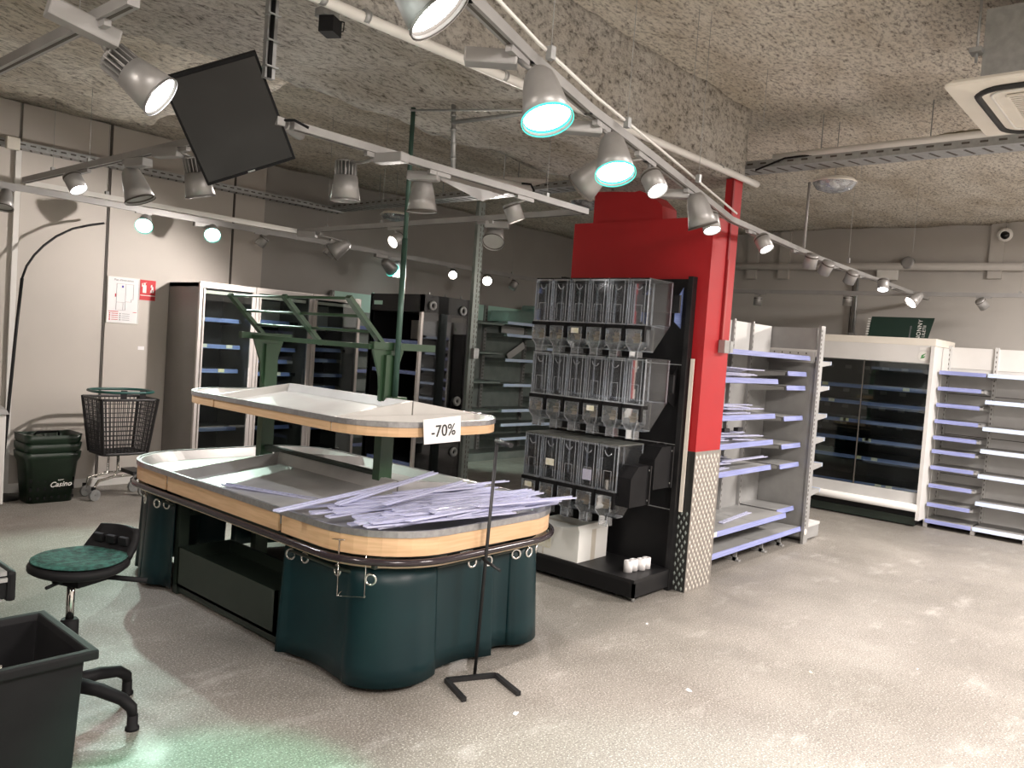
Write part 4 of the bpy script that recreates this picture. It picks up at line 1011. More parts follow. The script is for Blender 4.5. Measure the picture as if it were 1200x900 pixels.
for r_ in range(29):
    z = 0.02+0.0325*r_
    for c in range(8):
        x = CX0+0.018+0.052*c+(0.026 if r_ % 2 else 0.0)
        for (xx, zz, a) in ((x, z, 0.42),):
            if xx > CX1-0.005: continue
            w_, l_ = 0.011, 0.020; ca, sa = math.cos(a), math.sin(a); base = CY0-0.006
            pts4 = [(-w_*ca, -w_*-sa*0), (0, l_), (w_, 0), (0, -l_)]
            vv = [lz.bm.verts.new((xx + (px_*ca - pz_*sa*0.5), base, zz + (px_*sa*0.3 + pz_))) for px_, pz_ in ((-w_, 0), (0, l_), (w_, 0), (0, -l_))]
            tp = lz.bm.verts.new((xx, base-0.006, zz))
            for i in range(4): lz.bm.faces.new([vv[i], vv[(i+1) % 4], tp])
sp_ = MB().box((CX0-0.009, CY0-0.004, 0.0), (CX0-0.006, CY0+0.12, 0.97)).build('tread_plate_side', pm('shaded_tread_plate', (0.05, 0.052, 0.05), None, 20, 0.4, 0.5), col, world=True)  # shade of the side face painted in as a dark sheet over the plate
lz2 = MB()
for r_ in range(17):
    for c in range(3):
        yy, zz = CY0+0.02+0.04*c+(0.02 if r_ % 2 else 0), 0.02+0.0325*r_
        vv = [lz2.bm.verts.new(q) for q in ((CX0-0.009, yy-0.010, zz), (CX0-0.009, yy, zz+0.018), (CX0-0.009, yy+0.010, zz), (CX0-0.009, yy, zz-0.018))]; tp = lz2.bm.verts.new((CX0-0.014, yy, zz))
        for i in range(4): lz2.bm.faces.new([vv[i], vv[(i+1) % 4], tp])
stuff(lz2.build('side_lozenges', 'shelfgreen', col, world=True))  # dark material carries the same painted shade as the side sheet
stuff(lz.build('lozenges', 'lozenge', col, world=True))
t = thing('switch_box', 'small grey switch box on the red column', 'switch', (CX1-0.10, CY0-0.03, 1.70))
MB().cbox((-0.02, 0, 0), (0.09, 0.05, 0.09)).build('case', 'lampgrey', t, bevel=0.004); MB().cbox((0.03, -0.027, 0), (0.045, 0.006, 0.08)).build('rocker', 'galv', t)
o = tag(MB().box((4.915, 2.660, 0.55), (4.928, 2.685, 1.60)).build('cream_trim_strip', 'creamplastic'), 'thin cream strip standing between the black rack and the red column', 'strip')

# ================================================================ grey gondola behind the column (faces -Y), with end unit
GY = 3.15
gd_ = thing('gondola_shelving', 'grey gondola shelving right of the red column with lilac price rails', 'shelving', (5.35, 2.72, 0))
W = 7.25-5.35; bk_ = GY-2.72
MB().box((0, bk_, 0.08), (W, bk_+0.03, 1.70)).build('back_panel', 'shelfgrey', gd_)
MB().box((0, bk_-0.004, 1.70), (W, bk_+0.03, 1.955)).build('upper_back_panel', 'shelflight', gd_)
for x in (0.0, 0.55, 1.09, 1.46): upright(gd_, x, bk_-0.015, 0, 1.97, 0.025, 0.03)
# left bays
BX = 6.44-5.35
shelf(gd_, 0, W-0.02, 0.40, 1.690, 'shelfgrey', 'strip', bk_, (0, 0.98))
for z, x0_, xe in ((1.475, 0.0, BX), (1.19, 0.0, BX), (0.975, 0.0, BX), (0.765, 0.0, BX)):
    shelf(gd_, x0_, xe/2, 0.44, z, 'shelfgrey', 'strip', bk_+0.0); shelf(gd_, xe/2, xe, 0.44, z, 'shelfgrey', 'strip', bk_+0.0)
for z, x0_ in ((1.545, 0), (1.42, 0), (1.15, 0), (0.905, 0), (0.73, 0)):
    shelf(gd_, BX+0.36, W-0.03, 0.37, z, 'shelfgrey', 'strip', bk_)
    
shelf(gd_, 0, 0.9, 0.44, 0.315, 'shelfgrey', 'strip', bk_, tags=1, seed=3); shelf(gd_, 0.9, W-0.4, 0.44, 0.315, 'shelfgrey', 'strip', bk_); shelf(gd_, W-0.4, W-0.03, 0.36, 0.325, 'shelfgrey', 'strip', bk_)
shelf(gd_, 0, W/2, 0.44, 0.15, 'shelfgrey', 'strip', bk_); shelf(gd_, W/2, W-0.03, 0.44, 0.15, 'shelfgrey', 'strip', bk_)
for x in (0.2, 0.75, 1.25, 1.62):
    f_ = MB(); f_.box((x-0.008, 0.05, 0), (x+0.008, 0.40, 0.03)); f_.box((x-0.008, 0.06, 0), (x+0.008, 0.09, 0.13)); f_.box((x-0.02, 0.03, 0), (x+0.02, 0.06, 0.012)); f_.build('foot', 'shelfgrey', gd_)
# end partition running along Y
ep = thing('gondola_end', 'grey end panel of the gondola with a perforated front upright and round cap', 'shelving', (7.26, 2.70, 0))
MB().box((0.0, 0.0, 0.05), (0.022, 0.62, 1.60)).build('end_panel', 'shelfgrey', ep)
MB().box((-0.004, 0.03, 1.64), (0.022, 0.60, 1.74)).build('pegboard_panel', 'shelflight', ep)
mb = MB()
for k in range(7): mb.box((-0.006, 0.10+0.075*k, 1.715), (-0.003, 0.11+0.075*k, 1.73))
stuff(mb.build('peg_slots', 'seam', ep))
MB().box((0.0, 0.02, 1.76), (0.022, 0.60, 1.955)).build('top_panel', 'shelfgrey', ep)
MB().box((0.0, 0.60, 0), (0.04, 0.64, 1.97)).build('rear_upright', 'shelfgrey', ep)
uo = MB().box((-0.03, -0.025, 0), (0.065, 0.0, 1.975)).build('front_upright', 'shelfgrey', ep)
mb = MB()
for k in range(46): mb.box((-0.018, -0.027, 0.12+0.04*k), (-0.004, -0.024, 0.14+0.04*k))
stuff(mb.build('slots', 'seam', uo))
MB().lathe([(0.028, 0), (0.028, 0.006)], 16, Matrix.Translation((-0.005, -0.026, 0.11)) @ Matrix.Rotation(PI/2, 4, 'X'), True, True).build('round_cap', 'creamplastic', ep)
# end unit shelves facing +X
MB().box((0.065, 0.0, 0.02), (0.40, 0.62, 0.15)).build('end_base', 'shelfgrey', ep)
MB().box((0.065, -0.004, 0.13), (0.41, 0.62, 0.155)).build('end_base_lid', 'shelflight', ep)
for z in (1.43, 1.17, 0.95, 0.71, 0.47, 1.66):
    s = MB().hexa([(0.022, 0.0, z-0.06), (0.33, 0.0, z-0.03), (0.33, 0.60, z-0.03), (0.022, 0.60, z-0.06), (0.022, 0.0, z), (0.35, 0.0, z), (0.35, 0.60, z), (0.022, 0.60, z)]).build('end_shelf', 'shelfgrey', ep)
    MB().box((0.345, 0.0, z-0.03), (0.358, 0.60, z+0.006)).build('price_rail', 'striplight', s)
# loose rails lying on the gondola shelves
rnd = random.Random(11)
for z, n, xa, xb in ((1.475, 9, 5.5, 6.25), (1.19, 8, 5.5, 6.2), (0.975, 7, 5.5, 6.1), (0.765, 9, 5.5, 6.1)):
    for k in range(n):
        o = bpy.data.objects.new('price_rail', RM[rnd.choice([0, 1])]); C.objects.link(o)
        o.matrix_basis = Matrix.Translation((rnd.uniform(xa, xb), rnd.uniform(2.76, 3.0), z+0.008+0.008*k)) @ Matrix.Rotation(rnd.gauss(0, 0.10), 4, 'Z') @ Matrix.Rotation(rnd.gauss(0, 0.02), 4, 'Y')
        lv = {1.475: 'second', 1.19: 'third', 0.975: 'fourth', 0.765: 'fifth'}[z]
        tag(o, 'clear lilac price rail piled on the %s shelf from the top of the grey gondola' % lv, 'price rail', 'price rails piled on the gondola %s shelf' % lv)
o = bpy.data.objects.new('price_rail', RM[1]); C.objects.link(o); o.matrix_basis = Matrix.Translation((6.2, 2.86, 0.325)) @ Matrix.Rotation(0.1, 4, 'Z'); tag(o, 'single clear price rail lying on the wide lower shelf of the gondola', 'price rail')
for k, x in enumerate((5.75, 5.98)):
    t = thing('black_bracket', ('left', 'right')[k] + ' small dark bracket lying on the fourth gondola shelf', 'bracket', (x, 2.80, 1.055)); MB().cbox((0, 0, 0.015), (0.09, 0.04, 0.03)).build('body', 'cart', t, bevel=0.004)

# ================================================================ right wall: open fridge, bays (local front -Y turned to face -X)
RZ = -PI/2
def rthing(name, label, cat, x, y): return thing(name, label, cat, (x, y, 0), RZ)
yl, yr = 4.45, 2.20
rf = rthing('open_fridge', 'long white open wall fridge with black interior beside the light grey bays', 'fridge', 9.16, yl)
W = yl-yr; D = 0.80; H = 1.985
b = MB(); b.box((0, 0.03, 0.14), (0.03, D, H-0.08)); b.box((W-0.035, -0.03, 0.08), (W, D-0.003, H-0.078)); b.box((0.032, 0.035, H-0.25), (W-0.037, D-0.06, H-0.08)); b.build('cabinet', 'fridgewhite', rf)
MB().box((0, 0.0, H-0.075), (W+0.0, D, H)).build('top_board', 'creamplastic', rf, bevel=0.003)
MB().box((0, 0.0, H-0.26), (W-0.03, 0.03, H-0.075)).build('header_panel', 'fridgewhite', rf)
MB().box((0.03, D-0.06, 0.25), (W-0.035, D-0.03, H-0.26)).build('back_panel', 'darkin', rf)
MB().box((0.03, 0.05, 0.25), (W-0.035, D-0.03, 0.30)).build('floor_panel', 'darkin', rf)
MB().box((0, 0.0, 0.24), (W-0.03, 0.05, 0.36)).build('front_apron', 'shelflight', rf)
MB().tube([(0, -0.015, 0.205), (W-0.03, -0.015, 0.205)], 0.042, 16).build('bumper_tube', 'fridgewhite', rf)
MB().box((0, 0.05, 0.015), (W-0.05, D, 0.24)).build('kick_plate', 'blackboard', rf)
MB().box((0, 0.03, 0.015), (W-0.05, 0.05, 0.10)).build('kick_strip', 'greendark', rf)
for z, tg in ((1.44, 3), (1.26, 4), (1.055, 5), (0.855, 4), (0.655, 4), (0.375, 4)):
    s = shelf(rf, 0.04, W-0.04, 0.68 if z < 0.5 else 0.66, z, 'darkin', 'stripblue', D-0.06-(0.0 if z < 0.5 else 0.0), tags=tg, seed=9)
for k in range(5):
    for z in (1.62, 1.34, 1.15, 0.95, 0.75): MB().box((0.9+0.42*k*0.5, D-0.066, z), (0.97+0.42*k*0.5, D-0.06, z+0.04)).build('shelf_label', 'lidgrey', rf)
for x in (0.9, 1.55):
    g = MB().box((x, 0.012, 0.36), (x+0.66 if x < 1 else W-0.035, 0.018, H-0.26)).build('sliding_glass', 'glass', rf)
MB().box((1.545, 0.008, 0.36), (1.556, 0.022, H-0.26)).build('glass_edge', 'seam', rf)
st = MB().lathe([(0.052, 0.0), (0.052, 0.002)], 24, Matrix.Translation((W-0.11, -0.001, H-0.185)) @ Matrix.Rotation(PI/2, 4, 'X'), True, True).build('round_sticker', 'whiteplastic', rf)
lf = MB(); lf.quad((W-0.135, -0.0035, H-0.205), (W-0.115, -0.0035, H-0.19), (W-0.085, -0.0035, H-0.155), (W-0.125, -0.0035, H-0.175)); lf.quad((W-0.14, -0.0035, H-0.215), (W-0.1, -0.0035, H-0.205), (W-0.09, -0.0035, H-0.185), (W-0.115, -0.0035, H-0.19)); lf.build('leaf_mark', pm('leaf_green', (0.05, 0.30, 0.07), None, 4, 0.6), st)
MB().box((W-0.15, -0.003, H-0.125), (W-0.06, 0, H-0.095)).build('white_label', 'whiteplastic', rf)
# banner board on the fridge
t = thing('green_board', 'dark green board with white sideways lettering standing on the open fridge', 'board', (9.80, 2.76, 1.985))
MB().hexa([(9.80, 3.10, 1.985), (9.80, 2.45, 1.985), (9.815, 2.45, 1.985), (9.815, 3.10, 1.985), (9.87, 3.08, 2.245), (9.87, 2.41, 2.245), (9.885, 2.41, 2.245), (9.885, 3.08, 2.245)]).build('panel', 'banner', t, world=True)
upv = Vector((0.07, 0, 0.26)).normalized()
def btext(name, body, size, y, z, mat):
    p = Vector((9.80 + 0.07*(z-1.985)/0.26 - 0.004, y, z)); fm = frame(p, upv, (0, 1, 0)); return text(name, body, size, mat, t, t.matrix_basis.inverted() @ fm, space=1.1)
btext('lettering', 'NONNY', 0.062, 2.545, 2.105, 'inkwhite'); btext('lettering', 'LILETII', 0.045, 2.495, 2.09, 'inkwhite'); btext('faint_lettering', 'annonces', 0.034, 2.64, 2.08, 'inkgrey')
mb = MB()
for k in range(8): mb.box((9.797+0.008*k*1.0, 3.085, 2.0+0.03*k), (9.80+0.008*k, 3.115, 2.014+0.03*k))
mb.build('white_dashes', 'inkwhite', t, world=True)
# three light grey bays
def bay(y0, y1, zs, label, smat, D=0.40, cliplist=(0, 1), end=False):
    t = rthing('wall_shelving', label, 'shelving', 9.30, y0); W = y0-y1; bk2 = 0.42
    MB().box((0, bk2, 0.08), (W, bk2+0.02, 1.70)).build('back_panel', 'shelflight', t)
    MB().box((0, bk2-0.006, 1.70), (W, bk2+0.02, 1.925)).build('upper_back_panel', 'fridgewhite', t)
    for z in (0.55, 0.98, 1.42): MB().box((0, bk2-0.002, z), (W, bk2, z+0.007)).build('panel_joint', 'seam', t)
    upright(t, 0.0, bk2-0.015, 0, 1.94, 0.035, 0.03, 'shelflight'); 
    if end: upright(t, W, bk2-0.015, 0, 1.94, 0.035, 0.03, 'shelflight')
    for i, z in enumerate(zs):
        last = i == len(zs)-1
        shelf(t, 0.005 if True else 0, W-0.005, D+(0.0 if not last else 0.02), z, 'shelfgrey', smat, bk2, (0.0, 0.93) if (not last and i and smat == 'strip') else (0, 1))
    MB().box((0.0, 0.06, 0.02), (0.02, bk2, 0.06)).build('foot', 'shelflight', t); MB().box((-0.018, 0.03, 0.0), (0.022, 0.05, 0.085)).build('foot', 'fridgewhite', t)
    MB().box((0, 0.25, 0.01), (W, 0.27, 0.07)).build('kick_plate', 'blackboard', t)
    return t
bay(2.185, 1.742, (1.655, 1.487, 1.314, 1.142, 0.969, 0.824, 0.652, 0.460, 0.259, 0.085), 'light grey wall bay with ten close shelves beside the open fridge', 'strip')
bay(1.738, 1.28, (1.655, 1.385, 1.112, 0.884, 0.627, 0.346, 0.085), 'light grey wall bay with wide shelf spacing at the right picture edge', 'striplight')
bay(1.276, 0.80, (1.655, 1.385, 1.112, 0.884, 0.627, 0.346, 0.085), 'light grey wall bay just outside the right picture edge', 'striplight', end=True)
sp = rthing('side_panel', 'white perforated side panel between the open fridge and the grey bays', 'panel', 9.45, 2.196)
MB().box((0, 0.0, 0.08), (0.008, 0.27, 1.905)).build('panel', 'fridgewhite', sp)

# ================================================================ ceiling: tracks and spotlights
ZT = 2.5
TRACKS = {}
def track(key, label, pts, wires, w=0.036, h=0.034, slot=True, mat='railmetal'):
    t = thing('lighting_track', label, 'lighting track', Vector(pts[0]))
    TRACKS[key] = [Vector(p) for p in pts]
    r_ = MB()
    for a, b in zip(pts, pts[1:]):
        a, b = Vector(a), Vector(b); e = (b-a).normalized()*0.012; r_.beam(a-e, b+e, w, h)
    r_.build('rail', mat, t, world=True)
    if slot:
        s_ = MB()
        for a, b in zip(pts, pts[1:]):
            a, b = Vector(a)-Vector((0, 0, h/2)), Vector(b)-Vector((0, 0, h/2)); s_.beam(a, b, 0.010, 0.003)
        s_.build('slot', 'seam', t, world=True)
    for (x, y, z, zt) in wires:
        MB().tube([(x, y, z), (x, y, zt)], 0.0014, 5).build('suspension_wire', 'galv', t, world=True)
        MB().cbox((x, y, z+0.02), (0.022, 0.022, 0.04)).build('wire_clip', 'galv', t, world=True)
    return t
MT = [(1.004, 1.246, 2.500), (1.484, 1.544, 2.500), (1.911, 1.688, 2.500), (2.437, 1.838, 2.500), (3.095, 1.992, 2.500), (4.749, 2.395, 2.500), (6.665, 2.539, 2.500), (10.313, 2.614, 2.500)]
mt = track('M', 'long bent silver lighting track running from the top of the picture past the red column', MT,
      [(*(1.962, 1.643, 2.500), 3.36), (*(2.711, 1.847, 2.500), 3.36), (*(3.714, 2.069, 2.500), 3.36), (*(6.963, 2.405, 2.500), 3.36)])
MB().tube([Vector(p)+Vector((-0.02, -0.05, 0.03)) for p in MT[1:6]], 0.006, 6).build('cable', 'whiteplastic', mt, world=True)
o = tag(MB().tube([(6.073, 2.438, 2.50), (6.073, 2.438, 3.0)], 0.011, 8).build('hanging_rod', 'railmetal'), 'thin pale rod dropping from the ceiling to the bent lighting track', 'rod')
ZF = 2.45
fx0, fx1, fy0, fy1 = 1.85, 3.98, 2.97, 6.02
track('B', 'near rail of the square lighting frame above the island', [(fx0+0.07, fy0, ZF), (fx1, fy0, ZF)], [(3.6, fy0, ZF, 2.86)])
track('C', 'right rail of the square lighting frame, reaching back to the fridges', [(fx1, fy0, ZF), (fx1, fy1, ZF)], [(fx1, 5.6, ZF, 3.36), (fx1, 4.9, ZF, 3.36)])
track('D', 'left rail of the square lighting frame with three lamps', [(fx0, fy1-0.1, ZF), (fx0, fy0, ZF)], [(fx0, 4.9, ZF, 2.9), (fx0, 5.45, ZF, 2.9)])
track('F', 'plain white far rail of the square lighting frame', [(fx0+0.04, fy1, ZF), (fx1, fy1, ZF)], [(2.4, fy1, ZF, 3.36)], slot=False, mat='whiteplastic')
track('E', 'long pale lighting track along the left wall', [(1.973, 7.250, 2.574), (8.762, 7.250, 2.542)], [(8.175, 7.250, 2.559) + (3.36,), (5.216, 7.250, 2.580) + (3.36,)], h=0.05, slot=False, mat='railmetal')
track('G', 'short lighting track at the upper left corner with the big bright lamp', [(0.985, 4.2, 2.5), (1.0, 2.40, 2.5)], [(0.99, 2.75, 2.5, 2.9)])
track('H', 'pale lighting track high on the right wall behind the column', [(9.600, 4.830, 2.501), (9.600, 1.505, 2.482)], [(9.600, 1.572, 2.485) + (3.36,)], h=0.045, slot=False, mat='railmetal')

def nearest(key, p):
    best = None
    for a, b in zip(TRACKS[key], TRACKS[key][1:]):
        d = b-a; u = max(0, min(1, (p-a).dot(d)/d.length_squared)); q_ = a+d*u
        if best is None or (q_-p).length < best[0]: best = ((q_-p).length, q_, d.normalized())
    return best[1], best[2]
def mesh_of(mb, name, mats):
    o = mb.build(name, mats); me = o.data; bpy.data.objects.remove(o); return me
# lamp heads point along local -Z, pivot at the rear
HEAD = {}
sc_ = 1.0
HEAD['bell'] = dict(shade=mesh_of(MB().lathe([(0.0, 0.0), (0.030, 0.0), (0.046, -0.022), (0.056, -0.06), (0.066, -0.115), (0.077, -0.175), (0.074, -0.175), (0.062, -0.115), (0.05, -0.06)], 28), 'shade', 'lampgrey'),
    lens=mesh_of(MB().disc(0.070, -0.160, 28), 'lens', 'lensoff'), rim=mesh_of(MB().lathe([(0.079, -0.178), (0.079, -0.170), (0.072, -0.168), (0.070, -0.152)], 28), 'rim', 'seam'), L=0.175, r=0.07)
fin = MB()
for k in range(18):
    a = 2*PI*k/18; fin.box((0.018, -0.0018, -0.075), (0.052, 0.0018, 0.0), Matrix.Rotation(a, 4, 'Z'))
fin.lathe([(0.02, 0.0), (0.02, -0.075)], 12); fin.lathe([(0.0, 0.004), (0.045, 0.004), (0.045, -0.004), (0.0, -0.004)], 20)
HEAD['ribbed'] = dict(shade=mesh_of(MB().lathe([(0.0, -0.07), (0.055, -0.07), (0.062, -0.12), (0.071, -0.185), (0.067, -0.185), (0.05, -0.09)], 28), 'shade', 'lampgrey'),
    fins=mesh_of(fin, 'heat_sink', 'lampgrey'), lens=mesh_of(MB().disc(0.065, -0.178, 28), 'lens', 'lensoff'), rim=mesh_of(MB().lathe([(0.072, -0.188), (0.072, -0.180), (0.066, -0.178)], 28), 'rim', 'rim'), L=0.185, r=0.064)
HEAD['cylinder'] = dict(shade=mesh_of(MB().lathe([(0.0, 0.0), (0.046, 0.0), (0.049, -0.006), (0.049, -0.105), (0.045, -0.105), (0.044, -0.095)], 24), 'shade', 'lampgrey'),
    lens=mesh_of(MB().disc(0.044, -0.094, 24), 'lens', 'lensoff'), rim=mesh_of(MB().lathe([(0.050, -0.012), (0.0505, -0.018), (0.050, -0.022)], 24), 'rim', 'seam'), L=0.105, r=0.045)
SPOT_GAIN = 1.0
def spotlamp(key, label, kind, head, aim, lit=None, watts=0, col=(1, 0.95, 0.9), box=None, boxr=(0.0, 0.16, 0.06, 0.045), cone=70, teal=False, scale=1.0, group='track spotlights'):
    """head = centre of the lamp head; aim = direction it shines; box = horizontal direction of its driver box"""
    head = Vector(head); aim = Vector(aim).normalized(); H_ = HEAD[kind]; L = H_['L']*scale
    back = head - aim*L*0.5
    q_, d = nearest(key, head)
    t = thing('track_spotlight', label, 'spotlight', q_, 0, group)
    rot = aim.to_track_quat('-Z', 'Y').to_matrix().to_4x4()
    m4 = Matrix.Translation(back-q_) @ rot @ Matrix.Scale(scale, 4)
    hd = link('head', H_['shade'], t, m4)
    if 'fins' in H_: link('heat_sink', H_['fins'], hd)
    me = H_['lens']
    ln = link('lens', me, hd)
    if lit:
        ln.material_slots[0].link = 'OBJECT'; ln.material_slots[0].material = M[lit]
    rm = link('rim', H_['rim'], hd)
    if teal: rm.material_slots[0].link = 'OBJECT'; rm.material_slots[0].material = M['tealrim']
    ad = MB().beam(-d*0.07+Vector((0, 0, -0.028)), d*0.07+Vector((0, 0, -0.028)), 0.022, 0.02); ad.build('track_adapter', 'railmetal', t)
    top = back - q_
    piv = Vector((0, 0, -0.035))
    MB().tube([piv, Vector((piv.x*0.5+top.x*0.5, piv.y*0.5+top.y*0.5, min(-0.045, top.z+0.01))), top+aim*0.008], 0.008, 8).build('arm', 'lampgrey', t)
    if box is not None:
        bv = Vector(box).normalized()
        MB().beam(piv+Vector((0, 0, -0.005))+bv*boxr[0], piv+Vector((0, 0, -0.005))+bv*boxr[1], boxr[2], boxr[3]).build('driver_box', 'railmetal', t, bevel=0.006)
    if watts:
        ld = bpy.data.lights.new('lamp_light', 'SPOT'); ld.energy = watts*SPOT_GAIN; ld.color = col; ld.spot_size = R(cone); ld.spot_blend = 0.45; ld.shadow_soft_size = 0.035
        lo = bpy.data.objects.new('lamp_light', ld); C.objects.link(lo); lo.parent = t
        lo.matrix_basis = Matrix.Translation(back + aim*(L+0.012) - q_) @ rot
    return t
W_ = (1.0, 0.91, 0.85); CW = (0.93, 0.95, 1.0); TG = (0.74, 1.0, 0.86)
T = lambda p, q_: tuple(Vector(p)-Vector(q_))
# main bent track
h1 = (1.162, 1.368, 2.370); spotlamp('M', 'bright lamp cut by the top edge of the picture', 'bell', h1, (0.40, -0.45, -0.7), 'lit', 90, CW, cone=60)
h2 = (1.857, 1.575, 2.350); spotlamp('M', 'largest bell lamp on the bent track, lit with a teal rim and a driver box', 'bell', h2, (-0.12, -0.42, -1), 'litteal', 70, (0.75, 1.0, 0.9), box=(-0.65, 0.75, 0), teal=True, cone=75)
h3 = (2.583, 1.813, 2.360); spotlamp('M', 'second bell lamp on the bent track with a lit teal rim', 'bell', h3, (-0.25, -0.38, -1), 'litteal', 70, (0.8, 1, 0.92), box=(-0.7, 0.7, 0), teal=True, cone=75)
h4 = (2.987, 2.191, 2.400); spotlamp('M', 'unlit bell lamp turned left behind the second teal lamp', 'bell', h4, (-0.1, 0.75, -0.62))
h5 = (3.145, 1.976, 2.380); spotlamp('M', 'lit small cylinder lamp between the teal bell lamp and the red column', 'cylinder', h5, (-0.15, -0.55, -0.75), 'lit', 60, CW)
h6 = (3.810, 2.105, 2.380); spotlamp('M', 'unlit bell lamp in front of the red column with a driver box', 'bell', h6, (0.25, -0.20, -0.9), box=(-0.6, 0.8, 0))
h7 = (4.079, 2.174, 2.360); spotlamp('M', 'lit small lamp against the red column', 'cylinder', h7, (-0.2, -0.35, -0.9), 'lit', 60, W_)
h8 = (5.121, 2.329, 2.400); spotlamp('M', 'lit small cylinder lamp just right of the red column', 'cylinder', h8, (-0.10, -0.5, -0.75), 'lit', 60, W_)
h9 = (6.059, 2.371, 2.400); spotlamp('M', 'first of three unlit cylinder lamps right of the hanging rod', 'cylinder', h9, (0.3, 0.3, -0.9))
h10 = (6.405, 2.380, 2.390); spotlamp('M', 'middle of three unlit cylinder lamps right of the hanging rod', 'cylinder', h10, (0.3, 0.5, -0.8))
h11 = (7.072, 2.410, 2.390); spotlamp('M', 'last of three unlit cylinder lamps right of the hanging rod', 'cylinder', h11, (0.3, 0.45, -0.85))
h12 = (7.798, 2.361, 2.400); spotlamp('M', 'lit cylinder lamp near the right end of the bent track', 'cylinder', h12, (-0.35, -0.1, -0.8), 'lit', 50, W_)
h13 = (8.842, 2.352, 2.370); spotlamp('M', 'warm lit bell lamp at the right end of the bent track', 'bell', h13, (-0.55, 0.45, -0.60), 'litwarm', 50, (1, 0.9, 0.8), scale=0.9, cone=110)
# square frame above the island
p = (2.365, 3.200, 2.330); spotlamp('B', 'ribbed lamp with a pale driver box on the near frame rail', 'ribbed', p, (0.05, 0.0, -1), box=(0.2, -1, 0))
p = (2.754, 3.084, 2.330); spotlamp('B', 'silver bell lamp beside the tall green pole', 'bell', p, (0.05, 0.0, -1), box=(-0.5, 0.85, 0))
p = (3.410, 3.044, 2.350); spotlamp('B', 'small cylinder lamp near the right corner of the frame, glowing at its edge', 'cylinder', p, (0.3, -0.25, -0.9), 'litwarm', 25, W_)
p = (4.078, 3.800, 2.360); spotlamp('C', 'hooded bell lamp with a round driver box below the cylinder lamp', 'bell', p, (-0.5, -0.35, -0.75), box=(0.5, -0.8, 0))
p = (4.008, 4.743, 2.340); spotlamp('C', 'glaring warm lamp behind the tall green pole', 'cylinder', p, (-0.80, -0.05, -0.45), 'litwarm', 55, W_, cone=125)
p = (4.233, 5.744, 2.340); spotlamp('C', 'bell lamp at the far end of the frame, lit towards the left wall', 'bell', p, (-0.50, 0.55, -0.55), 'litwarm', 120, W_, box=(-0.5, 0.8, 0), cone=118)  # lit side faces away; throws the fridge's shadow on the left wall
p = (1.803, 4.964, 2.350); spotlamp('D', 'small lit violet-white lamp at the left end of the frame', 'cylinder', p, (0.25, -0.5, -0.8), 'lit', 45, CW)
p = (1.882, 4.372, 2.310); spotlamp('D', 'unlit bell lamp under the left frame rail beside the round camera', 'bell', p, (0.25, -0.25, -0.9), box=(0.15, -1, 0))
p = (1.936, 3.810, 2.310); spotlamp('D', 'ribbed lamp half hidden behind the tilted screen', 'ribbed', p, (0.25, 0.0, -0.95), box=(-0.3, 0.9, 0))
# upper left
p = (1.120, 2.627, 2.360); spotlamp('G', 'big bright ribbed lamp with a long grey driver box at the upper left', 'ribbed', p, (0.62, -0.52, -0.58), 'lit', 150, W_, box=(-1, 0.1, 0.22), boxr=(-0.06, 0.14, 0.06, 0.055), scale=1.0, cone=75)
# left wall track
for (px, lab, kd, aim, lt, wt, cl, bx, tl, sc) in (
    ((2.122, 7.230, 2.467), 'unlit bell lamp at the left picture edge on the wall track', 'bell', (-0.2, -0.3, -1), None, 0, W_, None, False, 0.9),
    ((3.208, 7.210, 2.462), 'teal glowing lamp on the wall track, left one of two', 'bell', (-0.45, -0.75, -0.60), 'litteal', 90, TG, None, True, 0.95),
    ((3.842, 7.210, 2.477), 'teal and blue glowing lamp on the wall track, right one of two', 'bell', (-0.40, -0.8, -0.6), 'litteal', 90, TG, (-1, 0.1, 0), True, 0.95),
    ((4.373, 7.220, 2.458), 'small unlit cylinder lamp on the wall track right of the teal lamps', 'cylinder', (-0.4, 0.3, -0.8), None, 0, W_, None, False, 1.0),
    ((5.202, 7.220, 2.477), 'dark little cylinder lamp behind the far bell lamp', 'cylinder', (-0.4, 0.3, -0.8), None, 0, W_, None, False, 1.2),
    ((5.990, 7.210, 2.418), 'bell lamp on the wall track with teal light under its rim', 'bell', (0.75, 0.10, -0.45), 'litteal', 130, TG, (-1, 0.1, 0), True, 1.05),
    ((6.192, 7.280, 2.404), 'grey bell lamp right behind the teal rimmed one', 'bell', (0.1, 0.2, -1), None, 0, W_, (-0.3, 0.1, 0), False, 0.95),
    ((7.020, 7.200, 2.438), 'left of the two glaring lamps on the far part of the wall track', 'cylinder', (-0.7, -0.65, -0.35), 'litwarm', 60, W_, None, False, 1.1),
    ((7.643, 7.200, 2.432), 'right and brighter of the two glaring lamps on the far part of the wall track', 'cylinder', (-0.72, -0.68, -0.33), 'litwarm', 80, W_, None, False, 1.3),
    ((8.191, 7.220, 2.423), 'small unlit cylinder lamp at the far end of the wall track', 'cylinder', (-0.5, 0.1, -0.8), None, 0, W_, None, False, 1.1)):
    spotlamp('E', lab, kd, px, aim, lt, wt, cl, box=bx, teal=tl, scale=sc)
for (px, lab, aim) in (((9.550, 4.357, 2.373), 'small cylinder lamp on the right wall track nearest the red column', (0.1, 0.1, -1)), ((9.550, 3.269, 2.391), 'small cylinder lamp on the right wall track above the gondola end', (0.1, 0.1, -1)), ((9.550, 1.893, 2.388), 'pale teal lit cylinder lamp on the right wall track above the grey bays', (0.6, -0.4, -0.7))):
    spotlamp('H', lab, 'cylinder', px, aim)
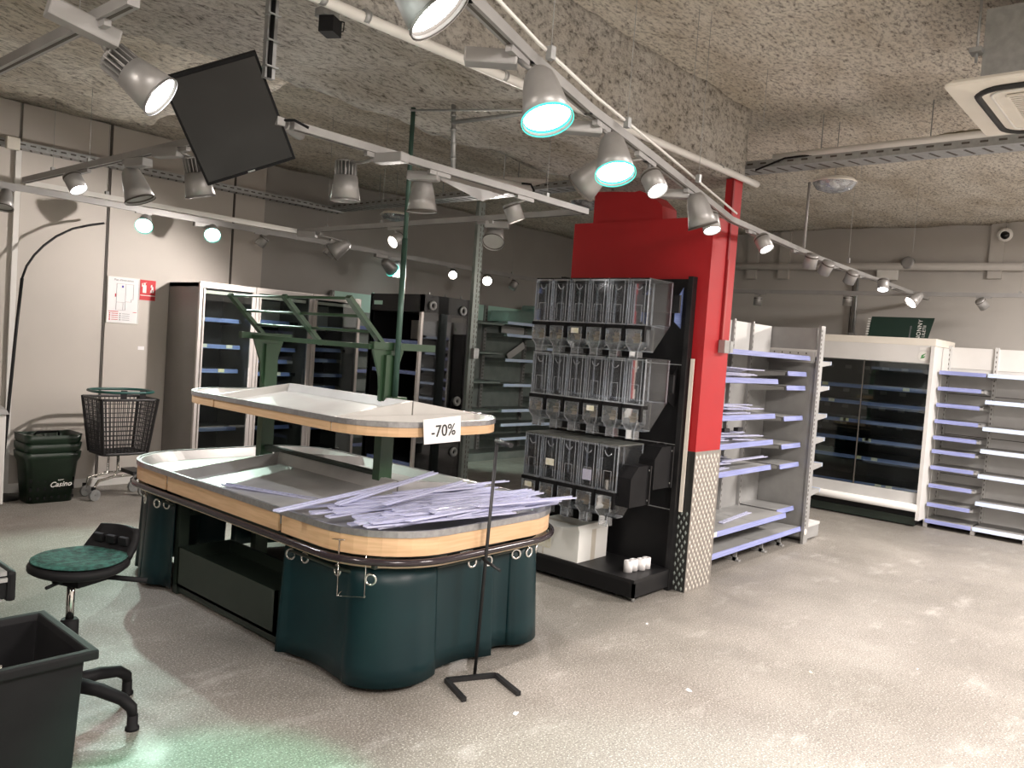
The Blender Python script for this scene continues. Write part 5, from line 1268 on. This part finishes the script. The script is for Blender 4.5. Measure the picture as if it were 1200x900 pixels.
# extra lamps of the same track behind the camera light the foreground
e1 = Vector(MT[0]) + Vector((0, 0, -0.13)); spotlamp('M', 'teal rimmed bell lamp above the picture edge, washing the floor by the stool', 'bell', e1, Vector((1.30, 2.25, 0))-e1, 'litteal', 190, (0.12, 1.0, 0.58), teal=True, cone=30)
# teal wash on the floor and stool comes from the two teal bell lamps

# ---- tilted screen on its mast
TL, TR_, BL = Vector((1.431, 3.106, 2.508)), Vector((1.682, 2.909, 2.686)), Vector((1.662, 3.216, 2.180))
BRp = Vector((1.948, 2.980, 2.300))
tv = thing('tilted_screen', 'black flat screen hanging tilted from the ceiling mast', 'television', (TL+BRp)/2)
c0 = (TL+TR_+BL+BRp)/4; ux = ((TR_-TL)+(BRp-BL)).normalized(); uy0 = ((TL-BL)+(TR_-BRp)); fm = frame(c0, ux, uy0)
wv_ = ((TR_-TL).length+(BRp-BL).length)/2; hv = uy0.length/2
if fm.to_3x3().col[2].dot(Vector((0, 0, 1.6))-c0) < 0: pass
lm = Matrix.Translation(c0).inverted() @ fm if False else tv.matrix_basis.inverted() @ fm
MB().cbox((0, 0, -0.025), (wv_, hv, 0.035), lm).build('casing', 'black', tv, bevel=0.004)
MB().cbox((0, 0.0, -0.0065), (wv_-0.02, hv-0.03, 0.003), lm).build('screen', 'screen', tv)
MB().cbox((0, -hv/2+0.008, -0.004), (0.03, 0.006, 0.003), lm).build('badge', 'galv', tv)
MB().cbox((0, 0, -0.07), (0.16, 0.16, 0.06), lm).build('wall_plate', 'black', tv)
mp_ = (1.742, 2.897, 2.917)
t = thing('ceiling_mast', 'dark metal mast with a cable carrying the tilted screen', 'mast', (mp_[0], mp_[1], 2.3))
MB().box((mp_[0]-0.022, mp_[1]-0.012, 2.58), (mp_[0]+0.022, mp_[1]+0.012, 2.93)).build('channel', 'galv', t, world=True)
MB().tube([(mp_[0]-0.005, mp_[1]-0.016, 2.58), (mp_[0]-0.008, mp_[1]-0.018, 2.65), (mp_[0]-0.003, mp_[1]-0.016, 2.92)], 0.009, 6).build('cable', 'black', t, world=True)
for z in (2.62, 2.72, 2.82): MB().box((mp_[0]-0.026, mp_[1]-0.028, z), (mp_[0]+0.026, mp_[1]+0.01, z+0.006)).build('cable_tie', 'galv', t, world=True)
# black lead from the screen to the rail
t = tag(MB().tube([(1.850, 2.971, 2.455), (1.898, 2.940, 2.464), (1.948, 2.908, 2.441)], 0.006, 6).build('black_cable', 'black'), 'short black cable from the screen to the frame rail', 'cable')
t = thing('corrugated_sleeve', 'grey corrugated plastic sleeve at the left end of the near frame rail', 'cable sleeve', (1.986, 3.084, 2.450))
p0 = Vector((1.886, 2.994, 2.450)); p1 = Vector((2.020, 3.076, 2.450)); k_ = 12
MB().tube([p0+(p1-p0)*i/(2*k_) for i in range(2*k_+1)], 0.02, 10, radii=[0.026 if i % 2 else 0.020 for i in range(2*k_+1)]).build('sleeve', 'railmetal', t, world=True)

# ---- pipe along the beam, small floodlight, drop conduit
o = thing('ceiling_pipe', 'pale pipe running along the lower edge of the sprayed beam', 'pipe', (3, 2.56, 2.86))
MB().tube([(-2.5, 2.58, 2.80), (1.9, 2.58, 2.82), (4.0, 2.57, 2.852), (5.46, 2.57, 2.872)], 0.022, 10).build('pipe', 'whiteplastic', o, world=True)
for x in (1.75, 1.95, 2.75, 3.8, 4.9): MB().tube([(x-0.012, 2.575, 2.825+(x-1.9)*0.015), (x+0.012, 2.575, 2.825+(x-1.9)*0.015)], 0.026, 10).build('pipe_clip', 'galv', o, world=True)
t = thing('small_floodlight', 'little dark boxy floodlight under the ceiling pipe', 'floodlight', (1.837, 2.664, 2.780))
b_ = Vector(t.location)
MB().cbox((0, 0, 0.035), (0.07, 0.06, 0.03)).build('mount', 'galv', t); MB().cbox((0.01, -0.01, -0.01), (0.075, 0.06, 0.06), Matrix.Rotation(0.5, 4, 'Z')).build('head', 'black', t)
MB().tube([(0.03, 0.02, 0.03), (0.08, 0.0, 0.03), (0.07, -0.01, -0.01), (0.05, 0, -0.02)], 0.003, 5).build('wire', 'black', t)
cp, cq = Vector((3.098, 3.264, 3.011)), Vector((3.114, 3.249, 2.544)); cp.z = 2.9
t = thing('drop_conduit', 'thin grey conduit dropping from the sprayed ceiling to the frame rail', 'conduit', cq)
MB().tube([cp, cq], 0.013, 8).build('vertical_tube', 'galv', t, world=True); MB().tube([cq, cq+Vector((-0.06, 0.05, -0.005))], 0.010, 8).build('elbow', 'galv', t, world=True)
MB().tube([(cp.x, cp.y, 2.80), (cp.x+0.16, cp.y-0.62, 2.83)], 0.012, 8).build('horizontal_tube', 'galv', t, world=True)
MB().tube([(cp.x-0.2, cp.y+0.12, 2.83), (cp.x+0.12, cp.y-0.5, 2.83)], 0.006, 6).build('thin_tube', 'galv', t, world=True)
for k in range(4): MB().tube([cq+(cp-cq)*(0.15+0.22*k), cq+(cp-cq)*(0.19+0.22*k)], 0.017, 8).build('clip', 'galv', t, world=True)

# ---- cable trays
def cable_tray(name_label, p, q_, w, sidev, step=0.10):
    p, q_ = Vector(p), Vector(q_); d = (q_-p); L = d.length; d.normalize(); t = thing('cable_tray', name_label, 'cable tray', p); s = Vector(sidev)
    mb = MB(); mb.beam(p, q_, w, 0.006); mb.beam(p+s*w/2+Vector((0, 0, 0.025)), q_+s*w/2+Vector((0, 0, 0.025)), 0.004, 0.055); mb.beam(p-s*w/2+Vector((0, 0, 0.025)), q_-s*w/2+Vector((0, 0, 0.025)), 0.004, 0.055)
    mb.build('channel', 'galv', t, world=True)
    sl = MB(); n = int(L/step)
    for k in range(n):
        c = p+d*(step*(k+0.5))
        sl.beam(c-d*0.022-s*(w/2+0.003)+Vector((0, 0, 0.028)), c+d*0.022-s*(w/2+0.003)+Vector((0, 0, 0.028)), 0.003, 0.012)
        sl.beam(c-d*0.012-s*w*0.3+Vector((0, 0, -0.004)), c+d*0.02+s*w*0.3+Vector((0, 0, -0.004)), 0.016, 0.002)
    stuff(sl.build('slots', 'seam', t, world=True))
    return t
ct = cable_tray('long galvanised cable tray crossing the shop under the ceiling', (5.63, 7.72, 3.01), (5.63, 0.2, 3.01), 0.20, (1, 0, 0))
for y in (7.0, 6.0, 5.0, 2.2, 1.5, 0.9): MB().tube([(5.63, y, 3.0), (5.63, y, 3.36)], 0.004, 6).build('hanger', 'galv', ct, world=True)
MB().tube([(5.54, 2.5, 3.075), (5.53, 1.4, 3.08), (5.54, 0.2, 3.09)], 0.024, 8).build('white_duct', 'whiteplastic', ct, world=True)
MB().tube([(5.52, 2.62, 2.99), (5.50, 2.4, 3.05), (5.55, 2.1, 3.07)], 0.007, 6).build('black_cable', 'black', ct, world=True)
cable_tray('short cable tray along the top of the left wall', (-1.5, 7.78, 2.955), (5.70, 7.78, 2.99), 0.12, (0, 1, 0), 0.08)
t = thing('junction_box', 'square pale junction box above the beige wall conduit', 'junction box', (2.300, 7.700, 2.990))
MB().cbox((0, 0, 0), (0.10, 0.05, 0.10)).build('box', 'creamplastic', t, bevel=0.006)
t = thing('wall_conduit', 'pale vertical conduit on the beige wall at the far left', 'conduit', (2.39, 7.85, 0))
MB().box((-0.022, -0.015, 0), (0.022, 0.018, 2.98)).build('trunking', 'whiteplastic', t)

# ---- round dome lamps
def dome(loc, label, broken=False):
    t = thing('dome_downlight', label, 'ceiling lamp', loc)
    MB().lathe([(0.05, 0.03), (0.13, 0.025), (0.155, 0.0), (0.155, -0.006), (0.148, 0.0)], 28).build('ring', 'creamplastic', t)
    MB().lathe([(0.15, 0.0), (0.12, -0.045), (0.06, -0.065), (0.0, -0.07)], 28).build('glass_bowl', 'clearrib', t)
    MB().lathe([(0.13, 0.01), (0.09, -0.01), (0.04, 0.02)], 20).build('reflector', 'chrome', t)
    MB().tube([(-0.06, 0, -0.015), (0.06, 0.0, -0.015)], 0.018, 8).build('bulb', 'whiteplastic', t)
    MB().tube([(0, 0, 0.05), (0, 0, 3.36-loc[2])], 0.003, 5).build('hanger', 'galv', t)
    return t
dome((5.844, 2.165, 2.930), 'round glass dome lamp hanging under the cable tray right of the column')
dome((5.850, 4.353, 2.930), 'round glass dome lamp above the left part of the red column')
dome((5.612, 6.695, 2.900), 'round glass dome lamp seen behind the tall green pole')
# ---- loose false ceiling panel and duct bits behind the frame
A = [Vector(v) for v in ((4.332, 4.736, 2.880), (4.812, 4.704, 2.800), (4.826, 4.452, 2.820), (4.650, 5.150, 2.800))]
t = thing('ceiling_panel', 'loose pale ceiling panel hanging behind the near frame rail', 'panel', (4.696, 4.597, 2.840))
P4 = [(4.346, 4.782, 2.900), (5.105, 4.936, 2.840), (4.933, 4.550, 2.840), (4.929, 4.081, 2.900)]
mb = MB(); vb = [mb.bm.verts.new(p_) for p_ in P4]; vt = [mb.bm.verts.new(Vector(p_)+Vector((0, 0, 0.025))) for p_ in P4]
mb.bm.faces.new(vb); mb.bm.faces.new(vt)
for i in range(4): mb.bm.faces.new([vb[i], vb[(i+1)%4], vt[(i+1)%4], vt[i]])
mb.build('board', 'panel', t, world=True)
MB().tube([(P4[3][0], P4[3][1], 2.9), (P4[3][0], P4[3][1], 3.36)], 0.003, 5).build('hanger', 'galv', t, world=True)
o = thing('broken_duct', 'white broken duct end with black wires above the near frame rail', 'duct', (4.474, 4.117, 2.800))
MB().tube([(4.207, 4.161, 2.800), (4.722, 4.074, 2.800)], 0.04, 12).build('duct', 'whiteplastic', o, world=True)
MB().tube([(4.474, 4.117, 2.800), (4.474, 4.117, 2.800)[:2] + (3.36,)], 0.004, 5).build('hanger', 'galv', o, world=True)
MB().tube([(4.505, 3.958, 2.800), (4.629, 3.981, 2.820), (4.683, 3.989, 2.780)], 0.008, 6).build('wire', 'black', o, world=True)
# ---- air conditioner
ac = thing('air_conditioner', 'cream ceiling cassette air conditioner at the upper right corner', 'air conditioner', (4.35, 0.52, 2.90))
ax0, ax1, ay0, ay1, az = 3.99, 4.90, 0.05, 1.03, 2.90
mb = MB(); bm = mb.bm
def rg(k, z): return [bm.verts.new((x, y, z)) for x, y in rr(ax0+k, ax1-k, ay0+k, ay1-k, max(0.005, 0.02), 3)]
L = [rg(0.02, az+0.03), rg(0.0, az+0.012), rg(0.0, az), rg(0.09, az-0.012), rg(0.10, az-0.014)]; n = len(L[0])
for A_, B_ in zip(L, L[1:]):
    for i in range(n): bm.faces.new([A_[i], A_[(i+1)%n], B_[(i+1)%n], B_[i]])
bm.faces.new(L[0][::-1]); bm.faces.new(L[-1]); mb.build('fascia', 'creamplastic', ac, world=True)
MB().box((ax0+0.12, ay0+0.12, az+0.03), (ax1-0.12, ay1-0.12, az+0.36)).build('body', 'galv', ac, world=True)
cx_, cy_ = (ax0+ax1)/2, (ay0+ay1)/2
MB().tube([(cx_+x, cy_+y, az-0.013) for x, y in rr(-0.385, 0.385, -0.385, 0.385, 0.12, 6)], 0.016, 6, closed=True).build('air_slot', 'ink', ac, world=True)
MB().tube([(cx_+x, cy_+y, az-0.016) for x, y in rr(-0.33, 0.33, -0.33, 0.33, 0.06, 4)], 0.006, 6, closed=True).build('centre_panel_edge', 'whiteplastic', ac, world=True)
MB().box((cx_-0.27, cy_-0.27, az-0.020), (cx_+0.27, cy_+0.27, az-0.014)).build('grille_recess', 'seam', ac, world=True)
gr_ = MB()
for k in range(19):
    u = -0.27+0.03*k; gr_.box((cx_+u-0.007, cy_-0.27, az-0.026), (cx_+u+0.007, cy_+0.27, az-0.018))
for k in range(8):
    u = -0.27+0.077*k; gr_.box((cx_-0.27, cy_+u-0.006, az-0.027), (cx_+0.27, cy_+u+0.006, az-0.018))
stuff(gr_.build('grille', 'creamplastic', ac, world=True))
for x, y in ((ax0+0.10, ay1-0.1), (ax0+0.10, ay0+0.1), (ax1-0.10, ay1-0.1), (ax1-0.1, ay0+0.1)):
    MB().tube([(x, y, az+0.12), (x, y, 3.37)], 0.006, 6).build('threaded_rod', 'galv', ac, world=True)
MB().cbox((ax0+0.10, ay1-0.1, az+0.17), (0.07, 0.05, 0.02)).build('lug', 'galv', ac, world=True)
t = thing('insulation_lump', 'ragged lump of mineral wool on the cable tray below the air conditioner', 'insulation', (5.683, 1.339, 3.090))
mb = MB(); bmesh.ops.create_icosphere(mb.bm, subdivisions=4, radius=1)
for v in mb.bm.verts:
    v.co = Vector((v.co.x*0.12, v.co.y*0.22, v.co.z*0.05)) * (1+0.35*noise.noise(v.co*3)+0.2*noise.noise(v.co*9))
mb.build('lump', 'wool', t, smooth=True)
# ---- ceiling wires with hooks (bare)
for i, (px, lab, z0_) in enumerate((((3.673, 2.117, 3.370), 'bare ceiling wire in front of the sprayed beam face', 2.9), ((4.627, 2.172, 3.370), 'bare ceiling wire right of the sprayed beam', 3.05), ((8.192, 2.242, 3.370), 'bare ceiling wire near the right wall', 2.75),
    ((6.898, 2.343, 3.370), 'short bare ceiling wire above the round dome lamp', 3.2), ((9.177, 3.002, 3.370), 'short bare ceiling wire left of the right wall wire', 3.2))):
    tag(MB().tube([(px[0], px[1], z0_), (px[0], px[1], 3.37)], 0.0014, 5).build('ceiling_wire', 'galv'), lab, 'wire')
# ---- cameras and wall fittings
def cctv(loc, aim, label):
    t = thing('security_camera', label, 'camera', loc); q2 = Vector(aim).to_track_quat('-Z', 'Y').to_matrix().to_4x4()
    MB().lathe([(0.0, 0.05), (0.055, 0.05), (0.075, 0.02), (0.078, -0.01), (0.06, -0.03), (0.045, -0.034), (0.045, -0.02)], 24, q2).build('housing', 'whiteplastic', t)
    MB().lathe([(0.046, -0.022), (0.03, -0.045), (0.0, -0.052)], 20, q2).build('dark_lens', 'screen', t)
cctv((3.390, 7.800, 3.033), (-0.2, -0.9, -0.3), 'round white security camera high on the left wall')
cctv((10.420, 1.905, 3.237), (-0.9, -0.1, -0.3), 'round white security camera at the top of the right wall')
t = thing('wall_pipe', 'long grey pipe high along the right wall', 'pipe', (10.400, 5.072, 2.907))
MB().tube([(10.420, 7.460, 2.948), (10.420, 1.661, 2.877)], 0.045, 10).build('pipe', 'greywall', t, world=True)
t = thing('round_siren', 'small round grey siren above the wall pipe', 'siren', (10.400, 2.890, 2.934))
MB().lathe([(0.0, 0.04), (0.075, 0.04), (0.075, -0.02), (0.05, -0.03), (0.0, -0.02)], 20, Matrix.Rotation(PI/2, 4, 'Y')).build('body', 'railmetal', t)
t = thing('wall_box', 'pale flat box on the right wall behind the bent track end', 'junction box', (10.450, 3.125, 2.798))
MB().cbox((0, 0, 0), (0.06, 0.24, 0.13)).build('cover', 'whiteplastic', t, bevel=0.006)
t = thing('wall_conduits', 'pair of dark vertical conduits on the right wall above the gondola end', 'conduit', (10.450, 3.447, 2.071))
for px0, px1, mt_ in (((10.460, 3.477, 2.843), (10.460, 3.472, 1.963), 'galv'), ((10.440, 3.512, 2.841), (10.440, 3.518, 1.960), 'seam')):
    MB().tube([px0, px1], 0.016, 8).build('tube', mt_, t, world=True)
MB().cbox((0, 0.04, -0.06), (0.05, 0.10, 0.12)).build('box', 'railmetal', t)

# ---- evacuation plan and fire sign
def wall_quad(name, pts4, mat, parent, th=0.004):
    mb = MB(); vb = [mb.bm.verts.new(p_) for p_ in pts4]; vt = [mb.bm.verts.new(Vector(p_)+Vector((0, -th, 0))) for p_ in pts4]
    mb.bm.faces.new(vb); mb.bm.faces.new(vt)
    for i in range(4): mb.bm.faces.new([vb[i], vb[(i+1)%4], vt[(i+1)%4], vt[i]])
    return mb.build(name, mat, parent, world=True)
x0, x1, z0, z1 = 3.182, 3.472, 1.556, 1.985
t = thing('evacuation_plan', 'white framed evacuation floor plan on the beige wall', 'sign', (x0, 7.86, z0))
wall_quad('sheet', [(x0, 7.865, z0), (x1, 7.865, z0+0.003), (x1, 7.865, z1-0.003), (x0, 7.865, z1)], 'paper', t)
fr_ = MB(); ky = 7.858
for a, b in (((x0, z0), (x1, z0)), ((x1, z0), (x1, z1)), ((x1, z1), (x0, z1)), ((x0, z1), (x0, z0))): fr_.beam((a[0], ky, a[1]), (b[0], ky, b[1]), 0.006, 0.006, (0, 1, 0))
fr_.build('frame', 'inkwhite', t, world=True)
ln_ = MB(); pp = [(0.28, 0.86), (0.82, 0.86), (0.82, 0.53), (0.76, 0.53), (0.76, 0.47), (0.57, 0.47), (0.57, 0.28), (0.28, 0.28), (0.28, 0.86)]
g_ = lambda u, v: (x0+(x1-x0)*u, 7.859, z0+(z1-z0)*v)
for a, b in zip(pp, pp[1:]): ln_.beam(g_(*a), g_(*b), 0.002, 0.003, (0, 1, 0))
for a, b in (((0.57, 0.86), (0.57, 0.47)), ((0.28, 0.45), (0.57, 0.45)), ((0.5, 0.28), (0.5, 0.45))): ln_.beam(g_(*a), g_(*b), 0.002, 0.002, (0, 1, 0))
ln_.build('plan_lines', 'inkgrey', t, world=True)
text('title', "Plan d'évacuation", 0.026, 'inkgrey', t, t.matrix_basis.inverted() @ frame(g_(0.5, 0.94), (1, 0, 0), (0, 0, 1)))
rows_ = MB()
for k in range(4): rows_.cbox(g_(0.09, 0.065+0.045*k), (0.012, 0.002, 0.012)); rows_.cbox(g_(0.25, 0.065+0.045*k), (0.06, 0.002, 0.005))
rows_.cbox(g_(0.2, 0.245), (0.09, 0.002, 0.006)); rows_.cbox(g_(0.89, 0.245), (0.035, 0.002, 0.005)); rows_.cbox(g_(0.25, 0.60), (0.01, 0.002, 0.03)); rows_.build('red_legend', 'inkred', t, world=True)
rw = MB()
for k in range(4): rw.cbox(g_(0.42, 0.065+0.045*k), (0.012, 0.002, 0.01)); rw.cbox(g_(0.60, 0.065+0.045*k), (0.07, 0.002, 0.004))
rw.build('grey_legend', 'inkgrey', t, world=True)
MB().cbox(g_(0.47, 0.80), (0.016, 0.002, 0.02)).build('blue_marker', pm('blue_ink', (0.08, 0.07, 0.4), None, 3, 0.6), t, world=True)
x0, x1, z0, z1 = 3.482, 3.632, 1.79, 1.985
t = thing('fire_sign', 'red fire extinguisher sign beside the evacuation plan', 'sign', (x0, 7.86, z0))
wall_quad('plate', [(x0, 7.865, z0), (x1, 7.865, z0), (x1, 7.865, z1), (x0, 7.865, z1)], 'inkred', t)
g_ = lambda u, v: (x0+(x1-x0)*u, 7.859, z0+(z1-z0)*v)
ex = MB(); ex.cbox(g_(0.28, 0.55), (0.034, 0.002, 0.075)); ex.cbox(g_(0.28, 0.80), (0.016, 0.002, 0.02)); ex.beam(g_(0.14, 0.82), g_(0.40, 0.88), 0.002, 0.01, (0, 1, 0)); ex.beam(g_(0.13, 0.82), g_(0.13, 0.66), 0.008, 0.002, (0, 1, 0)); ex.build('extinguisher_symbol', 'inkwhite', t, world=True)
fl_ = MB()
for u, v, w_, h_, a in ((0.70, 0.45, 0.02, 0.03, 0.5), (0.78, 0.60, 0.022, 0.036, 0.3), (0.72, 0.72, 0.016, 0.03, 0.7), (0.84, 0.45, 0.014, 0.03, 0.2)):
    cx3 = Vector(g_(u, v)); fl_.hexa([cx3+Vector(q3) for q3 in ((-w_/2, 0, -h_/2), (w_/2, 0, -h_/3), (w_/3, 0, h_/2), (-w_/3, 0, h_/3), (-w_/2, -0.002, -h_/2), (w_/2, -0.002, -h_/3), (w_/3, -0.002, h_/2), (-w_/3, -0.002, h_/3))])
fl_.build('flame_symbol', 'inkwhite', t, world=True)
MB().cbox(g_(0.5, 0.235), (0.145, 0.002, 0.006)).build('divider', 'inkwhite', t, world=True)
o = tag(MB().cbox((3.521, 7.870, 1.323), (0.06, 0.004, 0.035)).build('torn_sticker', 'paper'), 'small torn pale sticker on the wall beside the fridge', 'sticker')
# ---- litter on the floor
for (p_, lab, s_, mt_, r_) in (((4.168, 2.425, 0.003), 'tiny white scrap of paper on the open floor right of the stand', 0.022, 'paper', 0.4), ((3.506, 1.782, 0.003), 'white paper scrap on the floor in the centre foreground', 0.03, 'paper', 1.1), ((2.672, 2.169, 0.003), 'torn white scrap just in front of the stand foot', 0.03, 'paper', 0.2),
    ((2.582, 2.749, 0.012), 'small white and blue card lying against the skirt of the island', 0.05, 'carton', 0.3), ((2.799, 2.776, 0.006), 'flat white clip under the edge of the vinyl skirt', 0.07, 'whiteplastic', 0.5), ((4.232, 1.464, 0.003), 'brown leaf-like scrap on the right part of the floor', 0.02, 'yellowtag', 0.9),
    ((4.772, 1.084, 0.003), 'tiny pale crumb on the floor at the right', 0.014, 'paper', 0.1), ((2.351, 4.861, 0.003), 'tiny white crumb on the floor by the left skirt of the island', 0.014, 'paper', 0.6)):
    o = MB().hexa([(-s_/2, -s_/3, 0), (s_/2, -s_/4, 0), (s_/3, s_/3, 0), (-s_/3, s_/4, 0), (-s_/2, -s_/3, 0.003), (s_/2, -s_/4, 0.006), (s_/3, s_/3, 0.004), (-s_/3, s_/4, 0.003)]).build('litter_scrap', mt_)
    o.matrix_basis = Matrix.Translation((p_[0], p_[1], 0.001)) @ Matrix.Rotation(r_, 4, 'Z'); tag(o, lab, 'litter')
